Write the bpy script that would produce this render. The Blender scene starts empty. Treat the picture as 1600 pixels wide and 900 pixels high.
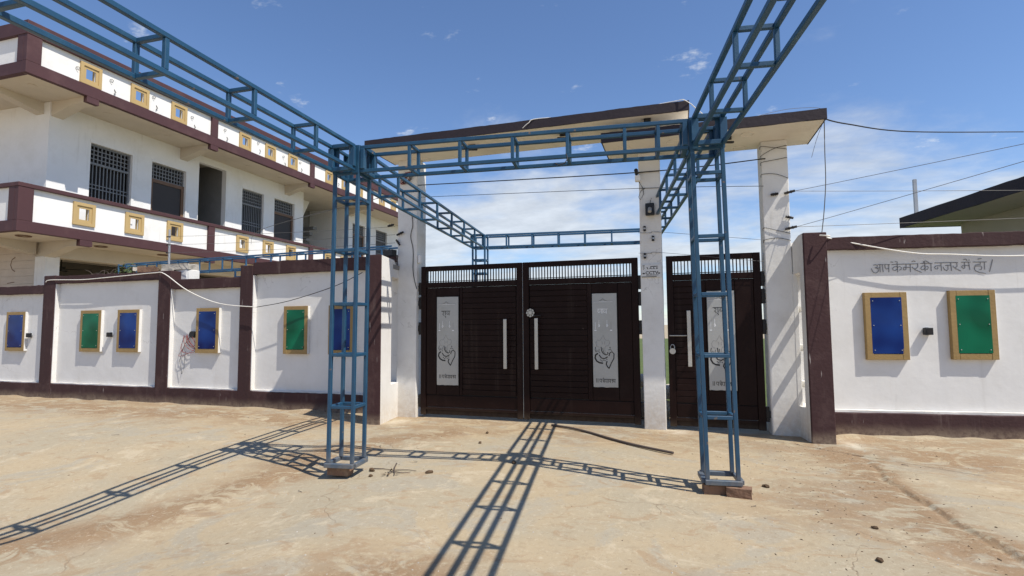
import bpy, bmesh, math, random
from mathutils import Vector, Matrix, noise
R = math.radians
random.seed(7)
S = bpy.context.scene
COL = S.collection

# ------------------------------------------------------------------ camera
cam = bpy.data.cameras.new("Camera")
camo = bpy.data.objects.new("Camera", cam)
COL.objects.link(camo)
yaw, pitch, roll = R(-17.2908), R(3.9878), R(-0.4084)
fw = Vector((math.sin(yaw) * math.cos(pitch), math.cos(yaw) * math.cos(pitch), math.sin(pitch)))
rt = Vector((math.cos(yaw), -math.sin(yaw), 0))
up = rt.cross(fw)
rt2 = math.cos(roll) * rt + math.sin(roll) * up
up2 = -math.sin(roll) * rt + math.cos(roll) * up
m = Matrix((rt2, up2, -fw)).transposed().to_4x4()
m.translation = (0, 0, 1.6)
camo.matrix_world = m
cam.sensor_width = 36.0
cam.lens = 36.0 * 830.2 / 1600.0
cam.clip_start = 0.05
cam.clip_end = 3000
S.camera = camo

# ------------------------------------------------------------------ light
SUNDIR = Vector((0.612, -0.205, 1.0)).normalized()
EL = math.asin(SUNDIR.z)
AZ = math.atan2(SUNDIR.x, SUNDIR.y)
sl = bpy.data.lights.new("Sun", 'SUN')
sl.energy = 5.0
sl.angle = R(0.42)
sl.color = (1.0, 0.94, 0.84)
so = bpy.data.objects.new("Sun", sl)
COL.objects.link(so)
so.rotation_euler = SUNDIR.to_track_quat('Z', 'Y').to_euler()
so.location = (0, 0, 30)

W = bpy.data.worlds.new("World")
S.world = W
W.use_nodes = True
nt = W.node_tree
nt.nodes.clear()
def wn(t, **k):
    n = nt.nodes.new(t)
    for a, b in k.items():
        setattr(n, a, b)
    return n
L = nt.links.new
sky = wn('ShaderNodeTexSky', sky_type='NISHITA', sun_disc=False)
sky.sun_elevation = EL
sky.sun_rotation = AZ
sky.altitude = 200
sky.air_density = 1.0
sky.dust_density = 0.05
sky.ozone_density = 2.5
tc = wn('ShaderNodeTexCoord')
sep = wn('ShaderNodeSeparateXYZ'); L(tc.outputs['Generated'], sep.inputs[0])
zz = wn('ShaderNodeMath', operation='ADD'); L(sep.outputs[2], zz.inputs[0]); zz.inputs[1].default_value = 0.16
dv = wn('ShaderNodeVectorMath', operation='SCALE')
inv = wn('ShaderNodeMath', operation='DIVIDE'); inv.inputs[0].default_value = 1.0; L(zz.outputs[0], inv.inputs[1])
L(tc.outputs['Generated'], dv.inputs[0]); L(inv.outputs[0], dv.inputs['Scale'])
mp = wn('ShaderNodeMapping'); L(dv.outputs[0], mp.inputs[0])
mp.inputs['Location'].default_value = (3.1, 0.7, 0.0)
mp.inputs['Scale'].default_value = (0.8, 1.0, 0.0)
n1 = wn('ShaderNodeTexNoise'); n1.inputs['Scale'].default_value = 1.35; n1.inputs['Detail'].default_value = 9; n1.inputs['Roughness'].default_value = 0.6; n1.inputs['Distortion'].default_value = 0.25
L(mp.outputs[0], n1.inputs['Vector'])
n2 = wn('ShaderNodeTexNoise'); n2.inputs['Scale'].default_value = 6.5; n2.inputs['Detail'].default_value = 6; n2.inputs['Roughness'].default_value = 0.62
L(mp.outputs[0], n2.inputs['Vector'])
# threshold falls towards the horizon: a bank of cloud low down, a few wisps above
thr = wn('ShaderNodeMapRange', interpolation_type='SMOOTHSTEP'); L(sep.outputs[2], thr.inputs['Value'])
thr.inputs['From Min'].default_value = 0.14; thr.inputs['From Max'].default_value = 0.46
thr.inputs['To Min'].default_value = 0.34; thr.inputs['To Max'].default_value = 0.67
sub = wn('ShaderNodeMath', operation='SUBTRACT'); L(n1.outputs[0], sub.inputs[0]); L(thr.outputs[0], sub.inputs[1])
cm = wn('ShaderNodeMapRange', interpolation_type='SMOOTHSTEP'); L(sub.outputs[0], cm.inputs['Value'])
cm.inputs['From Min'].default_value = -0.04; cm.inputs['From Max'].default_value = 0.24
cm.inputs['To Max'].default_value = 0.78
# small separate puffs
pf = wn('ShaderNodeMapRange', interpolation_type='SMOOTHSTEP'); L(n2.outputs[0], pf.inputs['Value'])
pf.inputs['From Min'].default_value = 0.62; pf.inputs['From Max'].default_value = 0.76; pf.inputs['To Max'].default_value = 0.55
mx = wn('ShaderNodeMath', operation='MAXIMUM'); L(cm.outputs[0], mx.inputs[0]); L(pf.outputs[0], mx.inputs[1])
shade = wn('ShaderNodeMapRange'); L(n2.outputs[0], shade.inputs['Value'])
shade.inputs['From Min'].default_value = 0.3; shade.inputs['From Max'].default_value = 0.7
shade.inputs['To Min'].default_value = 5.6; shade.inputs['To Max'].default_value = 7.6
ccol = wn('ShaderNodeVectorMath', operation='SCALE'); ccol.inputs[0].default_value = (0.93, 0.97, 1.0); L(shade.outputs[0], ccol.inputs['Scale'])
mix = wn('ShaderNodeMix', data_type='RGBA'); L(mx.outputs[0], mix.inputs[0])
tint = wn('ShaderNodeVectorMath', operation='MULTIPLY'); L(sky.outputs[0], tint.inputs[0]); tint.inputs[1].default_value = (.99, 1.08, 1.24)
L(tint.outputs[0], mix.inputs[6]); L(ccol.outputs[0], mix.inputs[7])
bg = wn('ShaderNodeBackground'); L(mix.outputs[2], bg.inputs[0]); bg.inputs[1].default_value = 0.11
wo = wn('ShaderNodeOutputWorld'); L(bg.outputs[0], wo.inputs[0])

S.view_settings.view_transform = 'Standard'
S.view_settings.look = 'None'
S.view_settings.exposure = 0.2
S.view_settings.gamma = 1.0
S.render.engine = 'CYCLES'
S.cycles.max_bounces = 6

# ------------------------------------------------------------------ materials
def mat(name, base, dark=None, amt=0.5, scale=3.0, rough=0.75, bump=0.15, bscale=40.0, metal=0.0, spec=0.4,
        streak=False, stain=None, stain_amt=0.3, stain_scale=1.2, detail=6.0, coat=0.0, fleck=None, fleck_t=0.7, fleck_scale=30.0, splash=None, runs=None, crack=None):
    mt = bpy.data.materials.new(name)
    mt.use_nodes = True
    t = mt.node_tree
    b = t.nodes['Principled BSDF']
    tcn = t.nodes.new('ShaderNodeTexCoord')
    geo = t.nodes.new('ShaderNodeNewGeometry')
    mapn = t.nodes.new('ShaderNodeMapping')
    t.links.new(geo.outputs['Position'], mapn.inputs[0])
    if streak:
        mapn.inputs['Scale'].default_value = (1, 1, 0.12)
    nz = t.nodes.new('ShaderNodeTexNoise')
    nz.inputs['Scale'].default_value = scale; nz.inputs['Detail'].default_value = detail; nz.inputs['Roughness'].default_value = 0.62
    t.links.new(mapn.outputs[0], nz.inputs['Vector'])
    mr = t.nodes.new('ShaderNodeMapRange'); mr.inputs['From Min'].default_value = 0.35; mr.inputs['From Max'].default_value = 0.7
    mr.inputs['To Max'].default_value = amt
    t.links.new(nz.outputs[0], mr.inputs['Value'])
    mi = t.nodes.new('ShaderNodeMix'); mi.data_type = 'RGBA'
    mi.inputs[6].default_value = (*base, 1); mi.inputs[7].default_value = (*(dark or [c * 0.7 for c in base]), 1)
    t.links.new(mr.outputs[0], mi.inputs[0])
    out = mi.outputs[2]
    if stain:
        nz2 = t.nodes.new('ShaderNodeTexNoise'); nz2.inputs['Scale'].default_value = stain_scale; nz2.inputs['Detail'].default_value = 8; nz2.inputs['Roughness'].default_value = 0.7
        t.links.new(geo.outputs['Position'], nz2.inputs['Vector'])
        mr2 = t.nodes.new('ShaderNodeMapRange'); mr2.inputs['From Min'].default_value = 0.52; mr2.inputs['From Max'].default_value = 0.72; mr2.inputs['To Max'].default_value = stain_amt
        t.links.new(nz2.outputs[0], mr2.inputs['Value'])
        mi2 = t.nodes.new('ShaderNodeMix'); mi2.data_type = 'RGBA'; mi2.inputs[7].default_value = (*stain, 1)
        t.links.new(out, mi2.inputs[6]); t.links.new(mr2.outputs[0], mi2.inputs[0]); out = mi2.outputs[2]
    if fleck:
        nz4 = t.nodes.new('ShaderNodeTexNoise'); nz4.inputs['Scale'].default_value = fleck_scale; nz4.inputs['Detail'].default_value = 3
        t.links.new(mapn.outputs[0], nz4.inputs['Vector'])
        mr4 = t.nodes.new('ShaderNodeMapRange'); mr4.inputs['From Min'].default_value = fleck_t; mr4.inputs['From Max'].default_value = fleck_t + 0.05
        t.links.new(nz4.outputs[0], mr4.inputs['Value'])
        mi4 = t.nodes.new('ShaderNodeMix'); mi4.data_type = 'RGBA'; mi4.inputs[7].default_value = (*fleck, 1)
        t.links.new(out, mi4.inputs[6]); t.links.new(mr4.outputs[0], mi4.inputs[0]); out = mi4.outputs[2]
    def mixin(fac, colr):
        nonlocal out
        q = t.nodes.new('ShaderNodeMix'); q.data_type = 'RGBA'; q.inputs[7].default_value = (*colr, 1)
        t.links.new(out, q.inputs[6]); t.links.new(fac, q.inputs[0]); out = q.outputs[2]
    def mm(op, a_, b_):
        q = t.nodes.new('ShaderNodeMath'); q.operation = op
        for i_, v_ in enumerate((a_, b_)):
            if isinstance(v_, (int, float)): q.inputs[i_].default_value = v_
            else: t.links.new(v_, q.inputs[i_])
        return q.outputs[0]
    def mrange(v_, a_, b_, lo, hi):
        q = t.nodes.new('ShaderNodeMapRange'); q.interpolation_type = 'SMOOTHSTEP'; t.links.new(v_, q.inputs['Value'])
        for k_, x_ in (('From Min', a_), ('From Max', b_), ('To Min', lo), ('To Max', hi)): q.inputs[k_].default_value = x_
        return q.outputs[0]
    def nz_(sc, dt, vs_=(1, 1, 1)):
        mq = t.nodes.new('ShaderNodeMapping'); mq.inputs['Scale'].default_value = vs_; t.links.new(geo.outputs['Position'], mq.inputs[0])
        q = t.nodes.new('ShaderNodeTexNoise'); q.inputs['Scale'].default_value = sc; q.inputs['Detail'].default_value = dt; q.inputs['Roughness'].default_value = .65
        t.links.new(mq.outputs[0], q.inputs['Vector']); return q.outputs[0]
    if runs:      # rain runs down the plaster
        f = mm('MULTIPLY', mrange(nz_(7, 6, (1, 1, .05)), .54, .70, 0, runs[1]), mrange(nz_(1.1, 4), .40, .62, 0, 1)); mixin(f, runs[0])
    if crack:     # hairline cracks
        vq = t.nodes.new('ShaderNodeTexVoronoi'); vq.feature = 'DISTANCE_TO_EDGE'; vq.inputs['Scale'].default_value = crack[1]
        wq = t.nodes.new('ShaderNodeTexNoise'); wq.inputs['Scale'].default_value = 2.2; wq.inputs['Detail'].default_value = 6; t.links.new(geo.outputs['Position'], wq.inputs['Vector'])
        aq = t.nodes.new('ShaderNodeVectorMath'); aq.operation = 'ADD'; t.links.new(geo.outputs['Position'], aq.inputs[0]); t.links.new(wq.outputs['Color'], aq.inputs[1]); t.links.new(aq.outputs[0], vq.inputs['Vector'])
        f = mm('MULTIPLY', mrange(vq.outputs['Distance'], 0, .006, .55, 0), mrange(nz_(.9, 3), .52, .6, 0, 1)); mixin(f, crack[0])
    if splash:    # dust thrown up on the foot of the wall
        sz_ = t.nodes.new('ShaderNodeSeparateXYZ'); t.links.new(geo.outputs['Position'], sz_.inputs[0])
        hq = mm('ADD', sz_.outputs[2], mm('MULTIPLY', mm('SUBTRACT', nz_(3.5, 7), .5), splash[2]))
        f = mm('MULTIPLY', mrange(hq, 0, splash[1], splash[3], 0), mrange(nz_(14, 6), .35, .6, .45, 1)); mixin(f, splash[0])
    t.links.new(out, b.inputs['Base Color'])
    b.inputs['Roughness'].default_value = rough
    b.inputs['Metallic'].default_value = metal
    b.inputs['Specular IOR Level'].default_value = spec
    b.inputs['Coat Weight'].default_value = coat
    if bump:
        nz3 = t.nodes.new('ShaderNodeTexNoise'); nz3.inputs['Scale'].default_value = bscale; nz3.inputs['Detail'].default_value = 5
        t.links.new(geo.outputs['Position'], nz3.inputs['Vector'])
        bp = t.nodes.new('ShaderNodeBump'); bp.inputs['Strength'].default_value = bump; bp.inputs['Distance'].default_value = 0.02
        t.links.new(nz3.outputs[0], bp.inputs['Height']); t.links.new(bp.outputs[0], b.inputs['Normal'])
    return mt

M = {}
M['white'] = mat('white_plaster', (.715, .705, .685), (.62, .61, .585), .6, 2.2, .9, .14, 9, stain=(.55, .52, .47), stain_amt=.3, stain_scale=1.6, detail=9, runs=((.50, .48, .45), .42), crack=((.36, .34, .32), .7), splash=((.50, .41, .30), .62, .5, .5))
M['white2'] = mat('white_facade', (.82, .81, .79), (.72, .71, .69), .5, 1.2, .9, .2, 10, stain=(.6, .57, .50), stain_amt=.35, stain_scale=.8, runs=((.56, .53, .49), .4))
M['pillar'] = mat('pillar_plaster', (.74, .73, .70), (.62, .605, .58), .6, 2.5, .92, .2, 12, stain=(.45, .42, .37), stain_amt=.35, stain_scale=2.2, detail=9, runs=((.46, .44, .41), .45), crack=((.36, .34, .32), .8), splash=((.45, .36, .26), .7, .5, .6))
M['maroon'] = mat('maroon_paint', (.047, .0185, .0195), (.036, .016, .0165), .7, 2.0, .8, .25, 22, streak=True, stain=(.13, .08, .072), stain_amt=.4, stain_scale=2.5, fleck=(.34, .30, .28), fleck_t=.70, fleck_scale=20, runs=((.17, .125, .11), .5), splash=((.27, .205, .145), .2, .16, .75))
M['maroon2'] = mat('facade_maroon', (.074, .030, .033), (.058, .025, .028), .6, 1.5, .65, .12, 12, stain=(.14, .075, .072), stain_amt=.4)
M['fascia'] = mat('fascia_paint', (.027, .018, .023), (.019, .013, .017), .6, 3.0, .7, .2, 20)
M['canopy'] = mat('canopy_plaster', (.80, .75, .665), (.70, .65, .565), .6, 1.4, .9, .15, 14, stain=(.5, .43, .35), stain_amt=.35, stain_scale=1.2)
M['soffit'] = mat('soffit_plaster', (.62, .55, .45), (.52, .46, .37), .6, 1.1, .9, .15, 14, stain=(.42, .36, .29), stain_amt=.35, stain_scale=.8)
M['olive'] = mat('olive_plaster', (.46, .43, .37), (.39, .365, .31), .6, 1.2, .9, .2, 14)
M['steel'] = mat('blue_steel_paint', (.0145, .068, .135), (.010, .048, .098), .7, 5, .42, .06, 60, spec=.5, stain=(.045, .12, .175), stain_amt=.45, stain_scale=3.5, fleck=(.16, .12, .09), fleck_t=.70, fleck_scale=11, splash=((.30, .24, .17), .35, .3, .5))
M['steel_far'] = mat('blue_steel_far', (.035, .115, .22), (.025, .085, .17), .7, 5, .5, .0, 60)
M['gate'] = mat('gate_brown_paint', (.0150, .0057, .0047), (.0105, .0043, .0036), .8, 2.0, .5, .06, 30, spec=.13, stain=(.024, .013, .011), stain_amt=.5, stain_scale=3.0, fleck=(.16, .13, .11), fleck_t=.76, fleck_scale=20, runs=((.045, .03, .024), .55), splash=((.10, .075, .05), .22, .16, .6))
M['gate_back'] = mat('gate_dark_joint', (.006, .003, .003), None, .4, 2.0, .5, 0)
M['inox'] = mat('brushed_sheet', (.42, .42, .405), (.35, .35, .34), .6, 3, .45, .1, 50, metal=.35, stain=(.34, .33, .30), stain_amt=.4, stain_scale=5)
M['handle'] = mat('handle_steel', (.52, .50, .46), (.42, .40, .37), .5, 6, .35, .05, 60, metal=.5)
M['wood'] = mat('tan_frame_paint', (.31, .205, .078), (.25, .16, .06), .6, 4, .6, .2, 30, stain=(.38, .265, .12), stain_amt=.4)
M['vent'] = mat('ochre_vent_paint', (.47, .335, .15), (.40, .28, .12), .6, 2, .7, .1, 25)
M['blue'] = mat('blue_acrylic', (.0012, .011, .095), (.010, .052, .24), .85, 2.1, .09, .012, 3, spec=.16, detail=1.2)  # lighter smooth blotches paint in soft sky reflections
M['green'] = mat('green_acrylic', (.001, .078, .038), (.006, .175, .09), .85, 2.1, .09, .012, 3, spec=.16, detail=1.2)  # paler green tone is a painted reflection, as on the blue sheet
M['black'] = mat('black_plastic', (.012, .012, .014), None, .4, 5, .45, .05, 50)
M['cable'] = mat('dark_cable', (.018, .017, .017), None, .4, 5, .6, 0)
M['wire'] = mat('thin_fence_wire', (.16, .155, .15), None, .4, 5, .5, 0, metal=.4)
M['wcable'] = mat('white_cable', (.80, .77, .70), None, .3, 5, .55, 0)
M['grille'] = mat('grille_grey_paint', (.20, .205, .21), (.15, .155, .16), .6, 4, .5, 0)
M['dark'] = mat('dark_interior', (.022, .02, .02), None, .3, 1, .9, 0)
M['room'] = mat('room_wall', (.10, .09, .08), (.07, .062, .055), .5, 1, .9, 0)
M['cement'] = mat('raw_cement', (.24, .235, .225), (.17, .165, .155), .7, 1.5, .92, .3, 15)
M['door'] = mat('dark_door', (.035, .026, .022), None, .4, 2, .5, 0)
M['doorframe'] = mat('brown_door_frame', (.17, .095, .055), None, .5, 3, .55, .05)
M['rubble'] = mat('rubble', (.45, .42, .37), (.28, .25, .21), .8, 6, .95, .5, 30)
M['brick'] = mat('burnt_brick', (.22, .125, .08), (.14, .085, .055), .7, 7, .9, .5, 40, stain=(.36, .27, .18), stain_amt=.5, stain_scale=6)
M['galv'] = mat('galvanised', (.42, .43, .44), None, .5, 5, .45, .05, metal=.5)
M['ink'] = mat('pencil_ink', (.20, .20, .21), None, .3, 10, .9, 0)
M['cut'] = mat('cutout_black', (.012, .012, .012), None, .2, 10, .7, 0)
M['cutgrey'] = mat('cutout_grey', (.24, .235, .225), None, .2, 10, .6, 0)
M['cutwhite'] = mat('cutout_light', (.88, .89, .9), None, .1, 10, .5, 0)
M['signwhite'] = mat('sign_board', (.64, .64, .63), (.58, .58, .57), .4, 8, .6, 0)
M['red'] = mat('red_paint', (.42, .02, .02), None, .3, 5, .5, 0)
M['copper'] = mat('red_wire', (.28, .05, .04), None, .3, 5, .6, 0)
M['leaf'] = mat('dry_leaf', (.10, .06, .03), (.05, .032, .018), .8, 30, .85, 0)
M['plant'] = mat('green_leaf', (.07, .10, .025), (.04, .06, .018), .8, 20, .7, 0)
M['lime'] = mat('spilled_lime', (.66, .61, .51), (.52, .46, .36), .7, 9, .95, .4, 40)
M['lawn'] = mat('lawn_grass', (.09, .12, .03), (.06, .085, .02), .8, 1.5, .95, .6, 30)
M['pole'] = mat('weathered_pole', (.10, .075, .06), (.06, .045, .04), .7, 8, .8, .3, 40)
M['hinge'] = mat('hinge_iron', (.014, .011, .011), None, .4, 8, .5, .1)
M['tile'] = mat('beige_tile', (.52, .44, .36), (.45, .37, .30), .7, 3, .5, .05)

def ground_material():
    mt = bpy.data.materials.new('dusty_concrete'); mt.use_nodes = True
    t = mt.node_tree; b = t.nodes['Principled BSDF']; lk = t.links.new
    def N(ty, **k):
        n = t.nodes.new(ty)
        for a, c in k.items(): setattr(n, a, c)
        return n
    geo = N('ShaderNodeNewGeometry')
    def noise_n(scale, detail=8, rough=.62, vec=None, sc=(1, 1, 1), dist=0.0):
        mp = N('ShaderNodeMapping'); mp.inputs['Scale'].default_value = sc; mp.inputs['Location'].default_value = (scale * 1.7, scale * .3, 0)
        lk(vec or geo.outputs['Position'], mp.inputs[0])
        n = N('ShaderNodeTexNoise'); n.inputs['Scale'].default_value = scale; n.inputs['Detail'].default_value = detail; n.inputs['Roughness'].default_value = rough; n.inputs['Distortion'].default_value = dist
        lk(mp.outputs[0], n.inputs['Vector']); return n.outputs[0]
    def rng(v, a, b_, lo=0, hi=1):
        r = N('ShaderNodeMapRange', interpolation_type='SMOOTHSTEP'); lk(v, r.inputs['Value'])
        r.inputs['From Min'].default_value = a; r.inputs['From Max'].default_value = b_; r.inputs['To Min'].default_value = lo; r.inputs['To Max'].default_value = hi
        return r.outputs[0]
    def mixc(f, a, c):
        x = N('ShaderNodeMix', data_type='RGBA'); lk(f, x.inputs[0])
        for s, v in ((6, a), (7, c)):
            if isinstance(v, tuple): x.inputs[s].default_value = (*v, 1)
            else: lk(v, x.inputs[s])
        return x.outputs[2]
    def math_n(op, a, c):
        x = N('ShaderNodeMath', operation=op)
        for i, v in enumerate((a, c)):
            if isinstance(v, (int, float)): x.inputs[i].default_value = v
            else: lk(v, x.inputs[i])
        return x.outputs[0]
    at = N('ShaderNodeAttribute', attribute_name='dirt')
    sepa = N('ShaderNodeSeparateColor'); lk(at.outputs['Color'], sepa.inputs[0])
    big = noise_n(.55, 9, .6)
    mid = noise_n(2.3, 9, .68, dist=.4)
    fine = noise_n(16, 8, .72)
    streak = noise_n(3.0, 11, .72, sc=(.8, 1.25, 1), dist=.9)
    warp = noise_n(1.4, 10, .72, dist=.9)
    patch = noise_n(.9, 10, .66, sc=(.9, 1.1, 1), dist=.9)
    patch2 = noise_n(2.6, 10, .7, sc=(.85, 1.2, 1), dist=1.0)
    c = mixc(rng(big, .40, .60), (.392, .314, .205), (.352, .302, .215))         # tan dust / bare concrete
    c = mixc(rng(patch, .51, .58, 0, .8), c, (.335, .30, .232))                # grey cement showing
    c = mixc(rng(warp, .55, .62, 0, .7), c, (.47, .395, .28))                 # pale trodden dust
    c = mixc(rng(patch2, .54, .62, 0, .62), c, (.32, .222, .132))               # thin brown dust
    c = mixc(rng(noise_n(5.5, 10, .75, dist=.6), .57, .65, 0, .4), c, (.465, .40, .295))
    d = math_n('MULTIPLY', sepa.outputs[0], rng(streak, .42, .53))
    c = mixc(math_n('MINIMUM', math_n('MULTIPLY', d, 1.25), .88), c, (.262, .172, .098))   # brown soil
    c = mixc(math_n('MULTIPLY', sepa.outputs[0], rng(noise_n(9, 9, .75), .54, .62, 0, .5)), c, (.19, .118, .068))
    c = mixc(rng(noise_n(12, 8, .78, dist=.4), .53, .62, 0, .42), c, (.285, .22, .14))   # trodden bits
    c = mixc(rng(noise_n(18, 8, .78, dist=.4), .55, .63, 0, .38), c, (.52, .455, .34))
    c = mixc(rng(fine, .55, .66, 0, .4), c, (.29, .225, .15))                   # grains
    c = mixc(rng(noise_n(38, 6, .75), .58, .68, 0, .5), c, (.50, .44, .345))
    c = mixc(rng(noise_n(70, 4, .75), .60, .70, 0, .5), c, (.22, .165, .11))
    c = mixc(math_n('MULTIPLY', sepa.outputs[1], rng(mid, .35, .55, .3, 1)), c, (.62, .56, .45))    # lime/pale
    c = mixc(rng(noise_n(55, 3, .6), .70, .73, 0, .7), c, (.10, .07, .045))     # little dark bits
    cr = N('ShaderNodeTexVoronoi', feature='DISTANCE_TO_EDGE'); cr.inputs['Scale'].default_value = .55
    mpv = N('ShaderNodeMapping'); nv = N('ShaderNodeTexNoise'); nv.inputs['Scale'].default_value = 1.6; nv.inputs['Detail'].default_value = 6
    lk(geo.outputs['Position'], nv.inputs['Vector'])
    va = N('ShaderNodeVectorMath', operation='ADD'); lk(geo.outputs['Position'], va.inputs[0]); lk(nv.outputs['Color'], va.inputs[1])
    lk(va.outputs[0], cr.inputs['Vector'])
    crk = math_n('MULTIPLY', rng(cr.outputs['Distance'], .0, .007, 1, 0), rng(big, .5, .6, 0, .55))
    c = mixc(crk, c, (.19, .135, .085))
    lk(c, b.inputs['Base Color'])
    b.inputs['Roughness'].default_value = .95; b.inputs['Specular IOR Level'].default_value = .2
    h = math_n('ADD', math_n('MULTIPLY', mid, .6), math_n('MULTIPLY', fine, .35))
    h = math_n('SUBTRACT', h, math_n('MULTIPLY', crk, .5))
    h = math_n('ADD', h, math_n('MULTIPLY', math_n('MULTIPLY', d, fine), .8))
    h = math_n('ADD', h, math_n('MULTIPLY', noise_n(40, 6, .75), .25))
    bp = N('ShaderNodeBump'); bp.inputs['Strength'].default_value = .42; bp.inputs['Distance'].default_value = .035
    lk(h, bp.inputs['Height']); lk(bp.outputs[0], b.inputs['Normal'])
    return mt
M['ground'] = ground_material()

# ------------------------------------------------------------------ helpers
WM = {}          # world matrices of empties / parents as built
def wmat(o):
    return WM.get(o.name, Matrix.Identity(4)) if o else Matrix.Identity(4)
def link(o, parent=None, world=None):
    COL.objects.link(o)
    world = world or Matrix.Identity(4)
    if parent:
        o.parent = parent
        o.matrix_basis = wmat(parent).inverted() @ world
    else:
        o.matrix_basis = world
    WM[o.name] = world
    return o
def tag(o, label=None, cat=None, group=None, kind=None):
    if label: o['label'] = label
    if cat: o['category'] = cat
    if group: o['group'] = group
    if kind: o['kind'] = kind
    return o
def thing(name, loc, label, cat, group=None, rz=0.0):
    o = bpy.data.objects.new(name, None)
    o.empty_display_size = .2
    w = Matrix.Translation(loc) @ Matrix.Rotation(rz, 4, 'Z')
    link(o, None, w)
    return tag(o, label, cat, group)
def frame(p, q, upv=(0, 0, 1)):
    p = Vector(p); q = Vector(q); x = (q - p); ln = x.length; x.normalize()
    u = Vector(upv)
    if abs(x.dot(u)) > .98: u = Vector((0, 1, 0))
    y = u.cross(x).normalized(); z = x.cross(y)
    mm = Matrix((x, y, z)).transposed().to_4x4(); mm.translation = p
    return mm, ln
class MB:
    def __init__(s, T=None): s.v = []; s.f = []; s.T = T or Matrix.Identity(4); s.sm = []
    def add(s, vs, fs, smooth=False):
        b = len(s.v); s.v += [s.T @ Vector(a) for a in vs]
        for f in fs: s.f.append([b + i for i in f]); s.sm.append(smooth)
    def box(s, x0, x1, y0, y1, z0, z1):
        s.add([(x0, y0, z0), (x1, y0, z0), (x1, y1, z0), (x0, y1, z0), (x0, y0, z1), (x1, y0, z1), (x1, y1, z1), (x0, y1, z1)],
              [(0, 3, 2, 1), (4, 5, 6, 7), (0, 1, 5, 4), (1, 2, 6, 5), (2, 3, 7, 6), (3, 0, 4, 7)])
        return s
    def bar(s, p, q, w, h=None, upv=(0, 0, 1)):
        h = h or w; mm, ln = frame(p, q, upv)
        vs = [mm @ Vector((x, y, z)) for x in (0, ln) for y, z in ((-w / 2, -h / 2), (w / 2, -h / 2), (w / 2, h / 2), (-w / 2, h / 2))]
        s.add(vs, [(0, 3, 2, 1), (4, 5, 6, 7), (0, 1, 5, 4), (1, 2, 6, 5), (2, 3, 7, 6), (3, 0, 4, 7)]); return s
    def prism(s, pts, axis, a, b):
        # pts 2-D polygon (ccw), extruded along axis between a and b
        def P(u, v, t): return {'x': (t, u, v), 'y': (u, t, v), 'z': (u, v, t)}[axis]
        n = len(pts)
        vs = [P(u, v, a) for u, v in pts] + [P(u, v, b) for u, v in pts]
        fs = [list(range(n))[::-1], list(range(n, 2 * n))] + [(i, (i + 1) % n, n + (i + 1) % n, n + i) for i in range(n)]
        s.add(vs, fs); return s
    def tube(s, pts, r, n=6, r2=None):
        pts = [Vector(p) for p in pts]; k = len(pts); rings = []
        for i, p in enumerate(pts):
            d = (pts[min(i + 1, k - 1)] - pts[max(i - 1, 0)]).normalized()
            u = Vector((0, 0, 1)) if abs(d.z) < .95 else Vector((1, 0, 0))
            a = d.cross(u).normalized(); b = d.cross(a)
            rr = r if r2 is None else r + (r2 - r) * i / (k - 1)
            rings.append([p + rr * (math.cos(2 * math.pi * j / n) * a + math.sin(2 * math.pi * j / n) * b) for j in range(n)])
        vs = [v for rg in rings for v in rg]; fs = []
        for i in range(k - 1):
            for j in range(n): fs.append((i * n + j, i * n + (j + 1) % n, (i + 1) * n + (j + 1) % n, (i + 1) * n + j))
        s.add(vs, fs, True); s.add(rings[0], [list(range(n))]); s.add(rings[-1], [list(range(n))[::-1]]); return s
    def cyl(s, p, q, r, n=16, r2=None): return s.tube([p, q], r, n, r2)
    def ribbon(s, pts, w, P, closed=False):
        # flat stroke: pts in 2-D, mapped to 3-D by P(u, v)
        pts = [Vector(p) for p in pts]; k = len(pts)
        if k < 2: return s
        le = []; ri = []
        for i, p in enumerate(pts):
            d = pts[min(i + 1, k - 1)] - pts[max(i - 1, 0)]
            if d.length < 1e-9: d = Vector((1, 0))
            d.normalize(); nrm = Vector((-d.y, d.x)) * w / 2
            if i == 0: p = p - d * w * .3
            if i == k - 1: p = p + d * w * .3
            le.append(P(*(p + nrm))); ri.append(P(*(p - nrm)))
        s.add(le + ri, [(i, k + i, k + i + 1, i + 1) for i in range(k - 1)]); return s
    def mesh(s, name, mt, bevel=0.0, world=None):
        me = bpy.data.meshes.new(name)
        iw = (world or Matrix.Identity(4)).inverted()
        me.from_pydata([tuple(iw @ v) for v in s.v], [], s.f)
        for p, b in zip(me.polygons, s.sm): p.use_smooth = b
        bm = bmesh.new(); bm.from_mesh(me)
        bmesh.ops.recalc_face_normals(bm, faces=bm.faces)
        bm.to_mesh(me); bm.free()
        me.materials.append(mt)
        return me
    def build(s, name, mt, parent=None, bevel=0.0, rough=0.0):
        world = Matrix.Identity(4)
        if parent: world = wmat(parent)
        elif s.v:
            c = sum((Vector(v) for v in s.v), Vector()) / len(s.v); c.z = min(v.z for v in s.v)
            world = Matrix.Translation(c)
        o = bpy.data.objects.new(name, s.mesh(name, mt, 0, world))
        link(o, parent, world)
        if bevel:
            b = o.modifiers.new('bevel', 'BEVEL'); b.width = bevel; b.segments = 2; b.limit_method = 'ANGLE'; b.angle_limit = R(40)
        return o
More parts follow.
